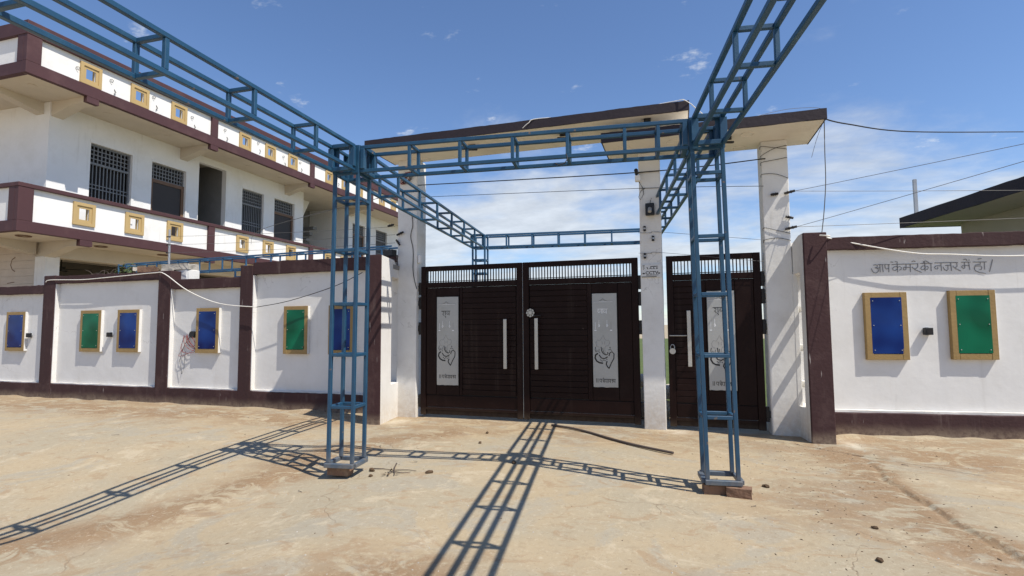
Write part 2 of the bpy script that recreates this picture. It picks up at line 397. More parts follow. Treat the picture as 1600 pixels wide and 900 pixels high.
def wavy_box(mb, x0, x1, y0, y1, z0, z1, amp=.006, step=.12, seed=0):
    # hand-plastered band: long faces cut along x with slightly uneven edges
    n = max(1, int(abs(x1 - x0) / step))
    prof = [(y0, z0), (y1, z0), (y1, z1), (y0, z1)]
    vs = []
    for i in range(n + 1):
        x = x0 + (x1 - x0) * i / n
        for j, (y, z) in enumerate(prof):
            d = noise.noise_vector(Vector((x * 2.1 + seed, y * 3 + j * 5.3, z * 2.0 + seed * .7)))
            vs.append((x, y + d.y * amp * .6, z + d.z * amp + (amp * .8 * noise.noise(Vector((x * 9, j * 3.1, seed)))) ))
    fs = []
    for i in range(n):
        for j in range(4):
            a = i * 4 + j; b = i * 4 + (j + 1) % 4
            fs.append((a, b, b + 4, a + 4))
    fs += [(0, 3, 2, 1), tuple(n * 4 + k for k in range(4))]
    mb.add(vs, fs)
def holed(mb, plane, us, vs, holes, d0, d1):
    # wall slab in the plane ('xz' or 'yz'), u range, v range, holes [(u0,u1,v0,v1)], depth d0..d1
    U = sorted(set(list(us) + [h for q in holes for h in q[:2]])); V = sorted(set(list(vs) + [h for q in holes for h in q[2:]]))
    U = [u for u in U if us[0] <= u <= us[1]]; V = [v for v in V if vs[0] <= v <= vs[1]]
    def P(u, v, d): return (u, d, v) if plane == 'xz' else (d, u, v)
    def solid(i, j):
        if i < 0 or j < 0 or i >= len(U) - 1 or j >= len(V) - 1: return False
        cu, cv = (U[i] + U[i + 1]) / 2, (V[j] + V[j + 1]) / 2
        return not any(h[0] < cu < h[1] and h[2] < cv < h[3] for h in holes)
    for i in range(len(U) - 1):
        for j in range(len(V) - 1):
            if not solid(i, j): continue
            a, b, c, d = U[i], U[i + 1], V[j], V[j + 1]
            mb.add([P(a, c, d0), P(b, c, d0), P(b, d, d0), P(a, d, d0)], [(0, 1, 2, 3)])
            mb.add([P(a, c, d1), P(b, c, d1), P(b, d, d1), P(a, d, d1)], [(3, 2, 1, 0)])
            for (ni, nj, e) in ((i - 1, j, ((a, c), (a, d))), (i + 1, j, ((b, c), (b, d))), (i, j - 1, ((a, c), (b, c))), (i, j + 1, ((a, d), (b, d)))):
                if not solid(ni, nj):
                    (u0, v0), (u1, v1) = e
                    mb.add([P(u0, v0, d0), P(u1, v1, d0), P(u1, v1, d1), P(u0, v0, d1)], [(0, 1, 2, 3)])
_bars = {}
def bar_mesh(ln, w, h, mt, name, bev=.004):
    k = (round(ln, 3), w, h, mt.name, name)
    if k in _bars: return _bars[k]
    bm = bmesh.new()
    bmesh.ops.create_cube(bm, size=1)
    for v in bm.verts: v.co = Vector(((v.co.x + .5) * ln, v.co.y * w, v.co.z * h))
    if bev: bmesh.ops.bevel(bm, geom=list(bm.edges), offset=bev, segments=1, affect='EDGES')
    me = bpy.data.meshes.new(name); bm.to_mesh(me); bm.free(); me.materials.append(mt)
    _bars[k] = me; return me
def put_bar(name, parent, p, q, w, mt, h=None, upv=(0, 0, 1), bev=.004):
    mm, ln = frame(p, q, upv)
    o = bpy.data.objects.new(name, bar_mesh(ln, w, h or w, mt, name, bev))
    return link(o, parent, mm)

# ------------------------------------------------------------------ ground
def gauss(d, s): return math.exp(-(d / s) ** 2)
def seg_dist(x, y, pts):
    best = 9e9
    for (ax, ay), (bx, by) in zip(pts, pts[1:]):
        vx, vy = bx - ax, by - ay; t = max(0, min(1, ((x - ax) * vx + (y - ay) * vy) / (vx * vx + vy * vy)))
        best = min(best, math.hypot(x - ax - t * vx, y - ay - t * vy))
    return best
SOIL = [(-9.0, 2.2), (-5.2, 3.1), (-4.45, 4.2), (-4.4, 5.4), (-4.0, 6.6), (-3.2, 7.5)]
LINE = [(2.1, 8.3), (2.05, 6.9), (1.98, 6.3), (2.05, 5.6), (2.08, 5.0), (2.18, 4.4), (2.35, 3.6), (2.5, 2.2)]
def gheight(x, y):
    if not (-60 < x < 14 and -30 < y < 14): return 0.0
    n = noise.noise(Vector((x * .55, y * .55, 3.3))) * .018 + noise.noise(Vector((x * 1.6, y * 1.6, 9.1))) * .008
    wob = .25 * noise.noise(Vector((x * 1.2, y * 1.2, 1.0)))
    n += .045 * gauss(seg_dist(x + wob, y + wob, SOIL) , .38) * (.6 + .5 * noise.noise(Vector((x * 2.2, y * 2.2, 5))))
    if x < -4.9: n += .035 * gauss(y - 8.62, .14) * max(0, .5 + 1.4 * noise.noise(Vector((x * 1.7, 3, 3))))
    if x > 1.95: n += .04 * gauss(y - 8.73 - (x - 2.14) * .1215, .16) * max(0, .5 + 1.4 * noise.noise(Vector((x * 2.3, 8, 3))))
    if 1.2 < x < 4 and 2 < y < 7.3:
        for (ax, ay), (cx, cy) in zip(LINE, LINE[1:]):
            if cy <= y < ay:
                xe = ax + (cx - ax) * (ay - y) / (ay - cy) + .05 * noise.noise(Vector((y * 3, 1, 0))) + .035 * noise.noise(Vector((y * 11, 4, 0)))
                n += (.017 + .012 * noise.noise(Vector((y * 2, 3, 3)))) * min(1, (7.3 - y)) * max(0, min(1, (x - xe) / .025)) * math.exp(-max(0, x - xe) / 1.2)
                n -= .010 * gauss(x - xe + .02, .03)
    for bx, by in ((-3.5, 5.15), (.35, 5.6)):
        n *= 1 - .85 * gauss(math.hypot(x - bx, y - by), .55)
    sm = lambda t: (lambda q: q * q * (3 - 2 * q))(max(0.0, min(1.0, t)))
    n -= .24 * sm((6.3 - y) / 3.9) * sm((-2.5 - x) / 2.2)      # slope at the near left, shaped to place the overhead beam's shadow
    return n - .004
def build_ground():
    def axis(lo, a, b, hi, st):
        v = [lo, lo * .4, lo * .15, a - 8, a - 3, a - 1]
        k = int((b - a) / st); v += [a + (b - a) * i / k for i in range(k + 1)]
        return v + [b + 1, b + 3, b + 8, hi * .15, hi * .4, hi]
    X = axis(-900, -17, 7, 900, .08); X = sorted(set(X) | {1.7 + .02 * i for i in range(50)}); Y = axis(-900, 1.6, 9.4, 900, .06)
    vs = []; cols = []
    for y in Y:
        for x in X:
            vs.append((x, y, gheight(x, y)))
            w = .35 * noise.noise(Vector((x * 1.1, y * 1.1, 2.0))) + .15 * noise.noise(Vector((x * 4, y * 4, 2.0)))
            d = .95 * gauss(seg_dist(x + w, y + w, SOIL), .34)
            lin = seg_dist(x + w * .5, y, LINE); side = .55 if x < 2.1 else .22
            d = max(d, 1.0 * gauss(lin, side), .85 * gauss(math.hypot((x - 3.0) * .7, y - 7.7) + w, .8))
            d = max(d, .85 * gauss(math.hypot((x + 1.9) * .55, (y - 3.0)) + w, .38), .8 * gauss(math.hypot((x - .1) * .6, y - 3.3) + w, .3))
            if y < 8.9: d = max(d, .9 * gauss((y - 7.75 + w * 1.2), .55) * (1 if x < -5.2 else .55), .55 * gauss(y - 8.35 + w, .35))
            d = max(d, .6 * gauss(math.hypot((x - 1.3), (y - 5.4)) + w, .8))
            pale = max(.9 * gauss(math.hypot((x - 2.12) * 1.6, y - 8.05) + w * .5, .22), .9 * gauss(math.hypot(x + .12, (y - 8.42)) + w * .4, .2), .5 * gauss(math.hypot(x + 4.6, (y - 8.0)) + w * .5, .3))
            cols.append((min(1, d), min(1, pale), 0, 1))
    nx = len(X)
    fs = [(j * nx + i, j * nx + i + 1, (j + 1) * nx + i + 1, (j + 1) * nx + i) for j in range(len(Y) - 1) for i in range(nx - 1)]
    me = bpy.data.meshes.new('ground'); me.from_pydata(vs, [], fs)
    ca = me.color_attributes.new('dirt', 'FLOAT_COLOR', 'POINT')
    ca.data.foreach_set('color', [c for q in cols for c in q])
    me.polygons.foreach_set('use_smooth', [True] * len(fs))
    me.materials.append(M['ground'])
    o = bpy.data.objects.new('ground', me); link(o); tag(o, kind='structure')
build_ground()
lw = MB(); lw.box(-8, 30, 11.0, 60, -.1, .03); tag(lw.build('lawn', M['lawn']), kind='structure')

# ------------------------------------------------------------------ left boundary wall (plane y ~ 8.62)
def frame_panel(P, u0, u1, z0, z1, colour, label, depth=.07, group='framed acrylic panels on the boundary walls', axis_u=None, nrm=None):
    # P(u, d, z) -> world, d = distance in front of the plaster
    cu, cz = (u0 + u1) / 2, z0
    t = thing('framed_panel', P(cu, 0, cz), label, 'wall panel', group)
    bw = .085
    def bx(name, a, b, c, d, d0, d1, mt, bev=.004, par=None):
        mb = MB(); vs = [P(x, y, z) for z in (c, d) for (x, y) in ((a, d0), (b, d0), (b, d1), (a, d1))]
        mb.add(vs, [(0, 3, 2, 1), (4, 5, 6, 7), (0, 1, 5, 4), (1, 2, 6, 5), (2, 3, 7, 6), (3, 0, 4, 7)])
        return mb.build(name, mt, par or t, bev)
    j = lambda: random.uniform(-.004, .004)
    bx('frame_stile', u0, u0 + bw + j(), z0, z1, 0, depth, M['wood']); bx('frame_stile', u1 - bw + j(), u1, z0, z1, 0, depth + .001, M['wood'])
    bx('frame_rail', u0 + bw, u1 - bw, z1 - bw + j(), z1 - .001, 0, depth - .002, M['wood']); bx('frame_rail', u0 + bw, u1 - bw, z0 + .001, z0 + bw + j(), 0, depth - .002, M['wood'])
    bx('side_reveal', u1 - .002, u1 + .007, z0 + .002, z1 - .002, 0, depth - .006, M['white'])
    # thin acrylic sheet, slightly bowed
    mb = MB(); n = 10; vs = []; fs = []
    a, b, c, d = u0 + bw - .014, u1 - bw + .014, z0 + bw + .004, z1 - bw + .012
    sd = random.random() * 50
    for i in range(n + 1):
        for k in range(n + 1):
            x = i / n; y = k / n
            bow = .006 * math.sin(math.pi * x) * math.sin(math.pi * y) * (1 + .5 * noise.noise(Vector((sd, x * 2, y * 3))))
            vs.append(P(a + (b - a) * x, depth + .001 + bow, c + (d - c) * y))
    for i in range(n):
        for k in range(n): q = i * (n + 1) + k; fs.append((q, q + n + 1, q + n + 2, q + 1))
    mb.add(vs, fs, True)
    sh = mb.build('acrylic_sheet', M[colour], t)
    for x in (.07, .93):
        for y in (.06, .5, .94):
            p = P(a + (b - a) * x, depth + .002, c + (d - c) * y); q = P(a + (b - a) * x, depth + .011, c + (d - c) * y)
            MB().cyl(p, q, .0065, 8).build('screw', M['handle'], sh)
    return t
def wall_lamp(P, u, z, label, tilt=0.0):
    t = thing('wall_lamp', P(u, 0, z), label, 'wall lamp', 'small lamps between the wall panels')
    mb = MB(); s = .05
    vs = [P(u + x, d, zz + z) for d in (.012, .085) for x, zz in ((-s, -s), (s, -s), (s, s), (-s, s))]
    mb.add(vs, [(0, 3, 2, 1), (4, 5, 6, 7), (0, 1, 5, 4), (1, 2, 6, 5), (2, 3, 7, 6), (3, 0, 4, 7)]); mb.build('housing', M['black'], t, .006)
    mb = MB(); mb.cyl(P(u, 0, z), P(u, .02, z), .06, 14); mb.build('back_plate', M['galv'], t)
    mb = MB(); mb.cyl(P(u, .083, z), P(u, .089, z), .036, 14); mb.build('lens_rim', M['hinge'], t)

YW = 8.62
lwall = thing('boundary_wall', (-10, 8.7, 0), 'long white plastered boundary wall with maroon coping and piers left of the gate', 'wall')
PILS = [(-14.20, -13.82), (-10.64, -10.30), (-8.45, -8.14)]
SEG = [(-19.0, -14.20, 2.615, 2.42), (-13.82, -10.64, 2.81, 2.635), (-10.30, -8.45, 2.62, 2.413), (-8.14, -4.80, 2.87, 2.655)]
for i, (a, b, zt, zp) in enumerate(SEG):
    mb = MB(); wavy_box(mb, a, b, YW + .10, YW + .30, .0, zt - .03, .004, .25, i); mb.build('wall_panel', M['white'], lwall)
    mb = MB(); wavy_box(mb, a, b, YW, YW + .32, zp, zt + (.03 if i == 3 else 0), .012, .1, i + 3); mb.build('coping', M['maroon'], lwall, .008)
    mb = MB(); wavy_box(mb, a, b, YW - .01, YW + .12, -.1, .33, .009, .1, i + 9); mb.build('base_band', M['maroon'], lwall, .008)
    mb = MB(); wavy_box(mb, a + .005, b - .005, YW + .035, YW + .11, .325, .352, .007, .1, i + 19); mb.build('ledge', M['white'], lwall)
for i, (a, b) in enumerate(PILS):
    zt = [2.83, 2.815, 2.84][i]
    mb = MB(); mb.box(a, b, YW - .012, YW + .325, -.1, zt); mb.build('pier', M['maroon'], lwall, .012)
    mb = MB(); mb.box(b - .004, b + .016, YW + .006, YW + .11, .34, zt - .2); mb.build('reveal', M['white'], lwall, .003)
PL = lambda u, d, z: (u, YW + .10 - d, z)
for (u0, u1, c, lb) in [(-15.51, -14.85, 'blue', 'blue acrylic panel in tan frame at the far left end of the wall'),
                        (-13.0, -12.355, 'green', 'green acrylic panel in tan frame left of a small lamp on the left wall'),
                        (-11.85, -11.21, 'blue', 'blue acrylic panel in tan frame sharing a wall bay with a green panel'),
                        (-9.61, -9.015, 'blue', 'blue acrylic panel in tan frame alone in its bay beside loose red wires'),
                        (-7.40, -6.84, 'green', 'green acrylic panel in tan frame just left of the blue truss tower'),
                        (-6.365, -5.815, 'blue', 'blue acrylic panel in tan frame partly hidden behind the blue truss tower')]:
    frame_panel(PL, u0, u1, 1.068, 2.0, c, lb)
wall_lamp(PL, -14.72, 1.44, 'small black box lamp beside the leftmost blue wall panel')
wall_lamp(PL, -12.1, 1.45, 'small black box lamp between the green and blue panels of the left wall')
# round junction hole with loose wires
t = thing('loose_wire_coil', (-9.72, YW + .1, 1.1), 'tangle of loose red wires hanging from a wall socket beside blue panel', 'wires')
MB().cyl((-9.72, YW + .105, 1.45), (-9.72, YW + .03, 1.45), .07, 16).build('socket', M['black'], t)
for k in range(5):
    pts = []
    for i in range(14):
        a = i / 13; ang = a * 6.28 + k
        pts.append((-9.74 - .09 * math.sin(ang) * (1 + .3 * k) - .06 * k * a, YW + .06 - .03 * math.sin(a * 9 + k), 1.44 - (.22 + .06 * k) * math.sin(a * math.pi) + .02 * math.cos(ang)))
    MB().tube(pts, .0045, 5).build('wire', M['copper'], t)
MB().tube([(-9.78, YW + .07, 1.43), (-9.95, YW + .06, 1.2), (-10.05, YW + .06, .9), (-9.98, YW + .06, .62), (-9.93, YW + .06, .75), (-9.9, YW + .06, 1.1)], .004, 5).build('wire', M['cable'], t)

# ------------------------------------------------------------------ wing walls of the gate (turned about 7 degrees) and right boundary wall
def rot_T(p, a): return Matrix.Translation(p) @ Matrix.Rotation(a, 4, 'Z')
A8 = R(7.0)
TL = rot_T((-4.69, 7.75, 0), A8)
wl = thing('gate_wing_wall', (-4.8, 7.9, 0), 'short white wing wall with maroon front standing left of the double gate', 'wall', 'wing walls flanking the gate')
mb = MB(TL); mb.box(-.25, 0, 0, .03, -.1, 2.79); mb.build('front_face', M['maroon'], wl, .008)
mb = MB(TL)
mb.prism([(.03, -.1), (.98, -.1), (.98, .60), (.45, .60), (.45, 2.45), (.98, 2.45), (.98, 2.56), (.72, 2.60), (.55, 2.76), (.03, 2.785)], 'x', -.248, -.002); mb.build('side_wall', M['white'], wl, .006)
mb = MB(TL); mb.box(-.24, .012, .50, .80, 2.60, 2.68); mb.box(-.2, -.02, .56, .74, 2.68, 2.74); mb.build('cap', M['cement'], wl, .006)
TR = rot_T((1.66, 8.05, 0), A8)
wr = thing('gate_wing_wall', (1.8, 8.2, 0), 'short grey-white wing wall with maroon front standing right of the wicket gate', 'wall', 'wing walls flanking the gate')
mb = MB(TR); mb.box(0, .30, 0, .04, -.1, 2.83); mb.build('front_face', M['maroon'], wr, .012)
mb = MB(TR); mb.prism([(.04, -.1), (1.0, -.1), (1.0, .43), (.20, .43), (.20, 2.3), (1.0, 2.3), (1.0, 2.58), (.62, 2.66), (.42, 2.76), (.2, 2.825), (.04, 2.832)], 'x', .003, .297); mb.build('side_wall', M['pillar'], wr, .01)
for z in (.72, 1.24, 1.80):  # unseen bars added in the opening to cast stripes on the right pillar
    mb = MB(TR); mb.box(.10, .15, .202, .9, z - .045, z + .045); mb.build('stripe_shadow_bar', M['pillar'], wr, .006)

AR = R(6.926)
TRW = rot_T((2.139, 8.737, 0), AR)
rw = thing('boundary_wall', (3.5, 8.95, 0), 'white boundary wall with maroon coping and pencilled writing right of the gate', 'wall')
mb = MB(TRW); wavy_box(mb, -.56, 9.0, .10, .30, -.1, 2.8, .004, .25, 31); mb.build('wall_panel', M['white'], rw)
mb = MB(TRW); wavy_box(mb, -.3, 9.0, -.01, .32, 2.66, 2.845, .012, .1, 33); mb.build('coping', M['maroon'], rw, .008)
mb = MB(TRW); wavy_box(mb, -.3, 9.0, -.012, .14, -.1, .325, .014, .1, 35); mb.build('base_band', M['maroon'], rw, .012)
mb = MB(TRW); wavy_box(mb, -.3, 9.0, .02, .12, .322, .355, .008, .1, 37); mb.build('ledge', M['white'], rw)
PR = lambda u, d, z: tuple(TRW @ Vector((u, .10 - d, z)))
frame_panel(PR, .445, .99, 1.068, 2.03, 'blue', 'blue acrylic panel in tan frame under the pencilled writing on the right wall')
frame_panel(PR, 1.53, 2.09, 1.075, 2.04, 'green', 'green acrylic panel in tan frame on the right wall at the picture edge')
wall_lamp(PR, 1.245, 1.47, 'small black box lamp between the blue and green panels of the right wall')
GRAF = [[(0.615,2.432),(0.642,2.437),(0.667,2.425),(0.661,2.402),(0.634,2.391)],[(0.634,2.391),(0.665,2.382),(0.676,2.355),(0.668,2.333),(0.641,2.316),(0.611,2.325),(0.593,2.357),(0.587,2.381)],[(0.66,2.387),(0.696,2.389)],[(0.696,2.436),(0.696,2.329)],[(0.727,2.435),(0.734,2.328)],[(0.673,2.439),(0.742,2.437)],[(0.76,2.428),(0.763,2.382),(0.778,2.37),(0.804,2.381)],[(0.809,2.435),(0.806,2.326)],[(0.756,2.437),(0.822,2.435)],[(0.848,2.433),(0.976,2.436)],[(0.915,2.435),(0.917,2.323)],[(0.913,2.401),(0.882,2.402),(0.855,2.379),(0.859,2.356),(0.884,2.344),(0.911,2.361),(0.918,2.389)],[(0.918,2.389),(0.944,2.403),(0.966,2.388),(0.962,2.359),(0.941,2.351)],[(0.834,2.471),(0.865,2.468)],[(0.891,2.476),(0.919,2.471),(0.916,2.44)],[(0.976,2.436),(1.088,2.435)],[(1.078,2.434),(1.077,2.322)],[(1.027,2.432),(1.022,2.358),(1.007,2.35),(0.99,2.359),(0.994,2.39),(1.07,2.385)],[(1.088,2.435),(1.18,2.436)],[(1.172,2.433),(1.172,2.394),(1.155,2.371),(1.125,2.364),(1.1,2.384),(1.105,2.393)],[(1.129,2.355),(1.213,2.31)],[(1.102,2.47),(1.126,2.478),(1.145,2.469)],[(1.205,2.439),(1.351,2.436)],[(1.261,2.459),(1.261,2.329)],[(1.263,2.403),(1.233,2.404),(1.206,2.37),(1.22,2.347),(1.245,2.352),(1.261,2.374)],[(1.267,2.386),(1.293,2.396),(1.302,2.379),(1.29,2.351),(1.275,2.354)],[(1.336,2.435),(1.334,2.327)],[(1.24,2.44),(1.252,2.469),(1.277,2.473),(1.314,2.444)],[(1.381,2.442),(1.664,2.44)],[(1.459,2.44),(1.46,2.329)],[(1.451,2.398),(1.398,2.399),(1.377,2.38),(1.391,2.354),(1.411,2.353),(1.422,2.37),(1.412,2.379)],[(1.577,2.439),(1.584,2.326)],[(1.513,2.402),(1.574,2.403)],[(1.543,2.401),(1.542,2.344),(1.524,2.328),(1.5,2.34),(1.482,2.38)],[(1.654,2.437),(1.654,2.386),(1.636,2.37),(1.606,2.374),(1.607,2.393)],[(1.625,2.359),(1.663,2.338),(1.696,2.318)],[(1.708,2.441),(1.817,2.442)],[(1.797,2.439),(1.805,2.332)],[(1.746,2.437),(1.746,2.356),(1.729,2.353),(1.709,2.371),(1.716,2.393),(1.799,2.394)],[(1.736,2.48),(1.766,2.485),(1.779,2.462)],[(1.799,2.468),(1.81,2.471)],[(1.851,2.44),(2.012,2.438)],[(1.934,2.438),(1.937,2.407),(1.873,2.397),(1.868,2.381),(1.941,2.384),(1.951,2.356),(1.942,2.334),(1.923,2.331)],[(1.867,2.375),(1.86,2.336),(1.878,2.313),(1.911,2.295),(1.993,2.274)],[(1.985,2.436),(1.983,2.333)],[(1.908,2.48),(1.952,2.487)],[(2.084,2.467),(2.04,2.301)]]
mb = MB()
for st in GRAF: mb.ribbon(st, .0095, lambda u, v: PR(u * 1.03 - .02, .0075, v))
g = mb.build('pencilled_writing', M['ink'], rw)

# ------------------------------------------------------------------ gate pillars
def pillar(x0, x1, y0, y1, zt, label, plinth=None):
    t = thing('gate_pillar', ((x0 + x1) / 2, (y0 + y1) / 2, 0), label, 'pillar', 'white pillars of the gate')
    mb = MB(); n = 26; vs = []; fs = []
    for i in range(n + 1):
        z = -.1 + (zt + .1) * i / n
        for j, (x, y) in enumerate(((x0, y0), (x1, y0), (x1, y1), (x0, y1))):
            d = noise.noise_vector(Vector((x * 3 + j, y, z * 1.3))) * .007
            vs.append((x + d.x, y + d.y, z))
    for i in range(n):
        for j in range(4): a = i * 4 + j; b = i * 4 + (j + 1) % 4; fs.append((a, b, b + 4, a + 4))
    fs += [(3, 2, 1, 0), tuple(n * 4 + k for k in range(4))]
    mb.add(vs, fs); mb.build('shaft', M['pillar'], t, .012)
    return t
pillar(-4.81, -4.425, 8.5, 8.86, 4.617, 'thick white gate pillar at the left end, wires tangled near its top')
pillar(-.535, -.21, 8.5, 8.85, 4.30, 'white gate pillar in the middle carrying a camera notice and black box')
pillar(1.245, 1.60, 8.5, 8.86, 4.30, 'white gate pillar at the right end striped by diagonal shadows')

_rp = bpy.data.objects['gate_pillar.002']
MB().box(1.592, 1.658, 8.494, 8.84, -.1, 2.31).build('return_strip', M['pillar'], _rp, .008)
# ------------------------------------------------------------------ canopies
def canopy(x0, x1, y0, y1, zb, th, label, lamps):
    t = thing('gate_canopy', ((x0 + x1) / 2, y0, zb), label, 'canopy', 'flat canopies over the gate')
    mb = MB(); mb.box(x0 + .012, x1 - .012, y0 + .02, y1, zb, zb + th - .01); mb.build('slab', M['canopy'], t, .008)
    mb = MB(); wavy_box(mb, x0, x1, y0, y0 + .022, zb - .012, zb + th, .007, .08, x0); mb.build('fascia', M['fascia'], t)
    mb = MB(); mb.box(x0, x0 + .014, y0 + .024, y1 + .005, zb - .002, zb + th); mb.build('end_band', M['fascia'], t)
    mb = MB(); mb.box(x1 - .014, x1, y0 + .024, y1 + .005, zb - .002, zb + th); mb.build('end_band', M['fascia'], t)
    for (x, y) in lamps:
        mb = MB(); n = 20
        pts = [(x + .085 * math.cos(2 * math.pi * i / n), y + .085 * math.sin(2 * math.pi * i / n), zb - .004) for i in range(n + 1)]
        mb.tube(pts, .009, 6); mb.cyl((x, y, zb), (x, y, zb - .004), .08, 20); mb.build('downlight', M['canopy'], t)
    return t
canopy(-5.0, .235, 7.69, 8.72, 4.615, .125, 'longer upper concrete canopy with dark fascia over the double gate', [(-4.3, 8.15), (-3.35, 8.15), (-2.4, 8.15), (-1.45, 8.15), (-4.3, 8.6)])
canopy(-1.02, 1.955, 7.775, 8.86, 4.30, .135, 'shorter lower concrete canopy with dark fascia over the wicket gate', [(1.02, 8.1), (.0, 8.08), (.98, 8.72), (-.7, 8.1)])
mb = MB(); mb.box(-.515, -.23, 8.52, 8.70, 4.425, 4.615)
tag(mb.build('canopy_stub', M['pillar']), 'short white stub pillar between the upper and lower canopies', 'pillar')
# white cables lying along the fascias
def cable(name, pts, r, mt, label, cat='cable', group=None, n=6, sub=5, sag=0.0):
    P = [Vector(p) for p in pts]; out = []
    for i in range(len(P) - 1):
        p0 = P[max(i - 1, 0)]; p1 = P[i]; p2 = P[i + 1]; p3 = P[min(i + 2, len(P) - 1)]
        for k in range(sub):
            t = k / sub
            q = .5 * ((2 * p1) + (-p0 + p2) * t + (2 * p0 - 5 * p1 + 4 * p2 - p3) * t * t + (-p0 + 3 * p1 - 3 * p2 + p3) * t ** 3)
            q.z -= sag * 4 * t * (1 - t) if len(P) == 2 else 0
            out.append(q)
    out.append(P[-1])
    o = MB().tube(out, r, n).build(name, mt)
    return tag(o, label, cat, group)
cable('cable', [(-2.2, 7.675, 4.62), (-2.1, 7.67, 4.69), (-1.95, 7.70, 4.75), (-1, 7.85, 4.748), (.0, 7.70, 4.75), (.2, 7.67, 4.72), (.5, 7.85, 4.52), (1.0, 8.0, 4.455)], .006, M['wcable'], 'white cable draped along the top of the upper canopy fascia')
cable('cable', [(.9, 7.95, 4.435), (1.2, 8.0, 4.52), (1.55, 8.0, 4.56), (1.85, 7.9, 4.5), (1.93, 7.85, 4.44)], .003, M['wire'], 'thin looping wire above the right end of the lower canopy')
def floodlight(x, y, z, label):
    t = thing('floodlight', (x, y, z), label, 'floodlight', 'dark floodlights under the canopies')
    T = rot_T((x, y, z - .07), .3) @ Matrix.Rotation(R(18), 4, 'X')
    MB(T).box(-.085, .085, -.02, .10, -.03, 0).build('housing', M['black'], t, .006)
    MB(T).box(-.075, .075, -.01, .09, -.035, -.031).build('lens', M['hinge'], t)
    MB().box(x - .05, x + .05, y, y + .025, z - .05, z - .001).build('bracket', M['black'], t)
floodlight(-3.2, 8.1, 4.615, 'dark square floodlight under the upper canopy nearest its left end')
floodlight(-1.65, 8.05, 4.615, 'dark square floodlight under the middle of the upper canopy')
floodlight(-.35, 7.85, 4.615, 'dark square floodlight under the right end of the upper canopy')
floodlight(.76, 8.1, 4.30, 'dark square floodlight under the lower canopy behind the truss tower')

# ------------------------------------------------------------------ gate leaves
YG = 8.60
_pk = {}
def emblem(t, x0, x1, z0, z1, word):
    cx = (x0 + x1) / 2
    sheet = MB()
    n = 14; pts = []
    for (a, b) in (((x0, z0), (x1, z0)), ((x1, z0), (x1, z1)), ((x1, z1), (x0, z1)), ((x0, z1), (x0, z0))):
        for i in range(n):
            f = i / n; u = a[0] + (b[0] - a[0]) * f; v = a[1] + (b[1] - a[1]) * f
            k = .012 if (a[1] == z0 and b[1] == z0) else .003
            d = noise.noise_vector(Vector((u * 14, v * 9, x0 * 3)))
            pts.append((u + d.x * k * .6, v + d.y * k))
    sheet.prism(pts, 'y', YG - .052, YG - .044)
    sh = sheet.build('emblem_sheet', M['inox'], t)
    s = (x1 - x0) / .387
    def P(x, y): return (x0 + (x - 45) * .001364 * s, YG - .0535, z1 - .216 - y * .001485)
    dk = MB(); gy = MB(); wh = MB()
    def st(b, txt, w):
        b.ribbon([P2(p) for p in txt.split()], w * (1.35 if b is dk else 1.15), lambda u, v: (u, YG - .0535, v))
    def P2(p):
        a, b = p.split(','); q = P(float(a), float(b)); return (q[0], q[2])
    st(dk, '230,522 240,492 265,478 288,500 285,550 255,600 228,655', .011); st(dk, '228,655 212,640 196,612 206,582', .013)
    st(dk, '98,500 74,515 68,548 88,580 118,597 155,601', .017); st(dk, '118,515 140,545 175,554 212,534', .012)
    st(dk, '140,430 146,470 165,500 195,515 220,500 214,485', .010); st(dk, '160,440 165,480 190,505', .006)
    st(gy, '120,432 90,420 80,385 100,355 130,360 150,330 165,300 180,335 200,360 230,355 242,385 222,415 192,420 180,450 186,482', .006)
    st(gy, '150,370 158,390 150,400', .006); st(gy, '185,370 178,390 186,400', .006)
    st(dk, '76,430 70,460 80,482 95,476 90,460', .007); st(dk, '118,450 112,480 125,492', .006)
    st(dk, '242,430 246,442', .009); st(dk, '225,460 245,454 262,466', .006)
    for a, b in ((130, 565), (145, 576), (160, 566), (180, 571), (200, 556)): st(dk, f'{a},{b} {a+8},{b+5}', .008)
    for a in (120, 214):
        st(wh, f'{a},140 {a},178', .004); st(wh, f'{a-9},200 {a},184 {a+9},200 {a},214 {a-9},200', .011)
    for a in (78, 260): st(wh if a < 100 else gy, f'{a},165 {a},238', .004); st(wh, f'{a-10},250 {a+10},250', .011)
    st(gy, '60,-60 115,-60 150,-78 168,-92 186,-78 222,-60 290,-60', .007); st(wh, '62,-56 285,-56', .004)
    st(gy, '140,-62 168,-84 196,-62', .006)
    wd = wh if word == 'labh' else dk
    if word == 'labh':
        for q in ('105,22 222,22', '116,30 108,46 118,60 132,56 138,40', '152,24 154,68', '168,24 169,68', '184,34 178,54 192,62 200,52', '207,22 209,70'): st(wd, q, .007)
    else:
        for q in ('105,22 222,22', '122,30 140,34 136,50 120,54 140,74', '158,24 160,70', '150,80 166,90 158,98', '182,34 178,54 192,62 200,52', '207,22 209,70'): st(wd, q, .007)
    # line of lettering along the bottom
    for q in ('82,765 82,806', '98,765 98,806', '116,770 300,770', '122,772 118,792 130,798', '138,770 139,806', '150,786 160,780 160,800', '168,770 169,806', '168,762 156,756', '182,774 178,798 194,800', '200,770 201,806', '214,770 215,806', '226,776 226,796 238,796', '241,770 242,806', '254,784 264,780', '266,770 267,806', '276,776 276,796 290,792', '292,770 293,806'):
        st(dk, q, .0058)
    for mb_, nm, mt_ in ((dk, 'black_line_work', 'cut'), (gy, 'grey_line_work', 'cutgrey'), (wh, 'bright_line_work', 'cutwhite')): tag(mb_.build(nm, M[mt_], sh), kind='stuff')
    return sh
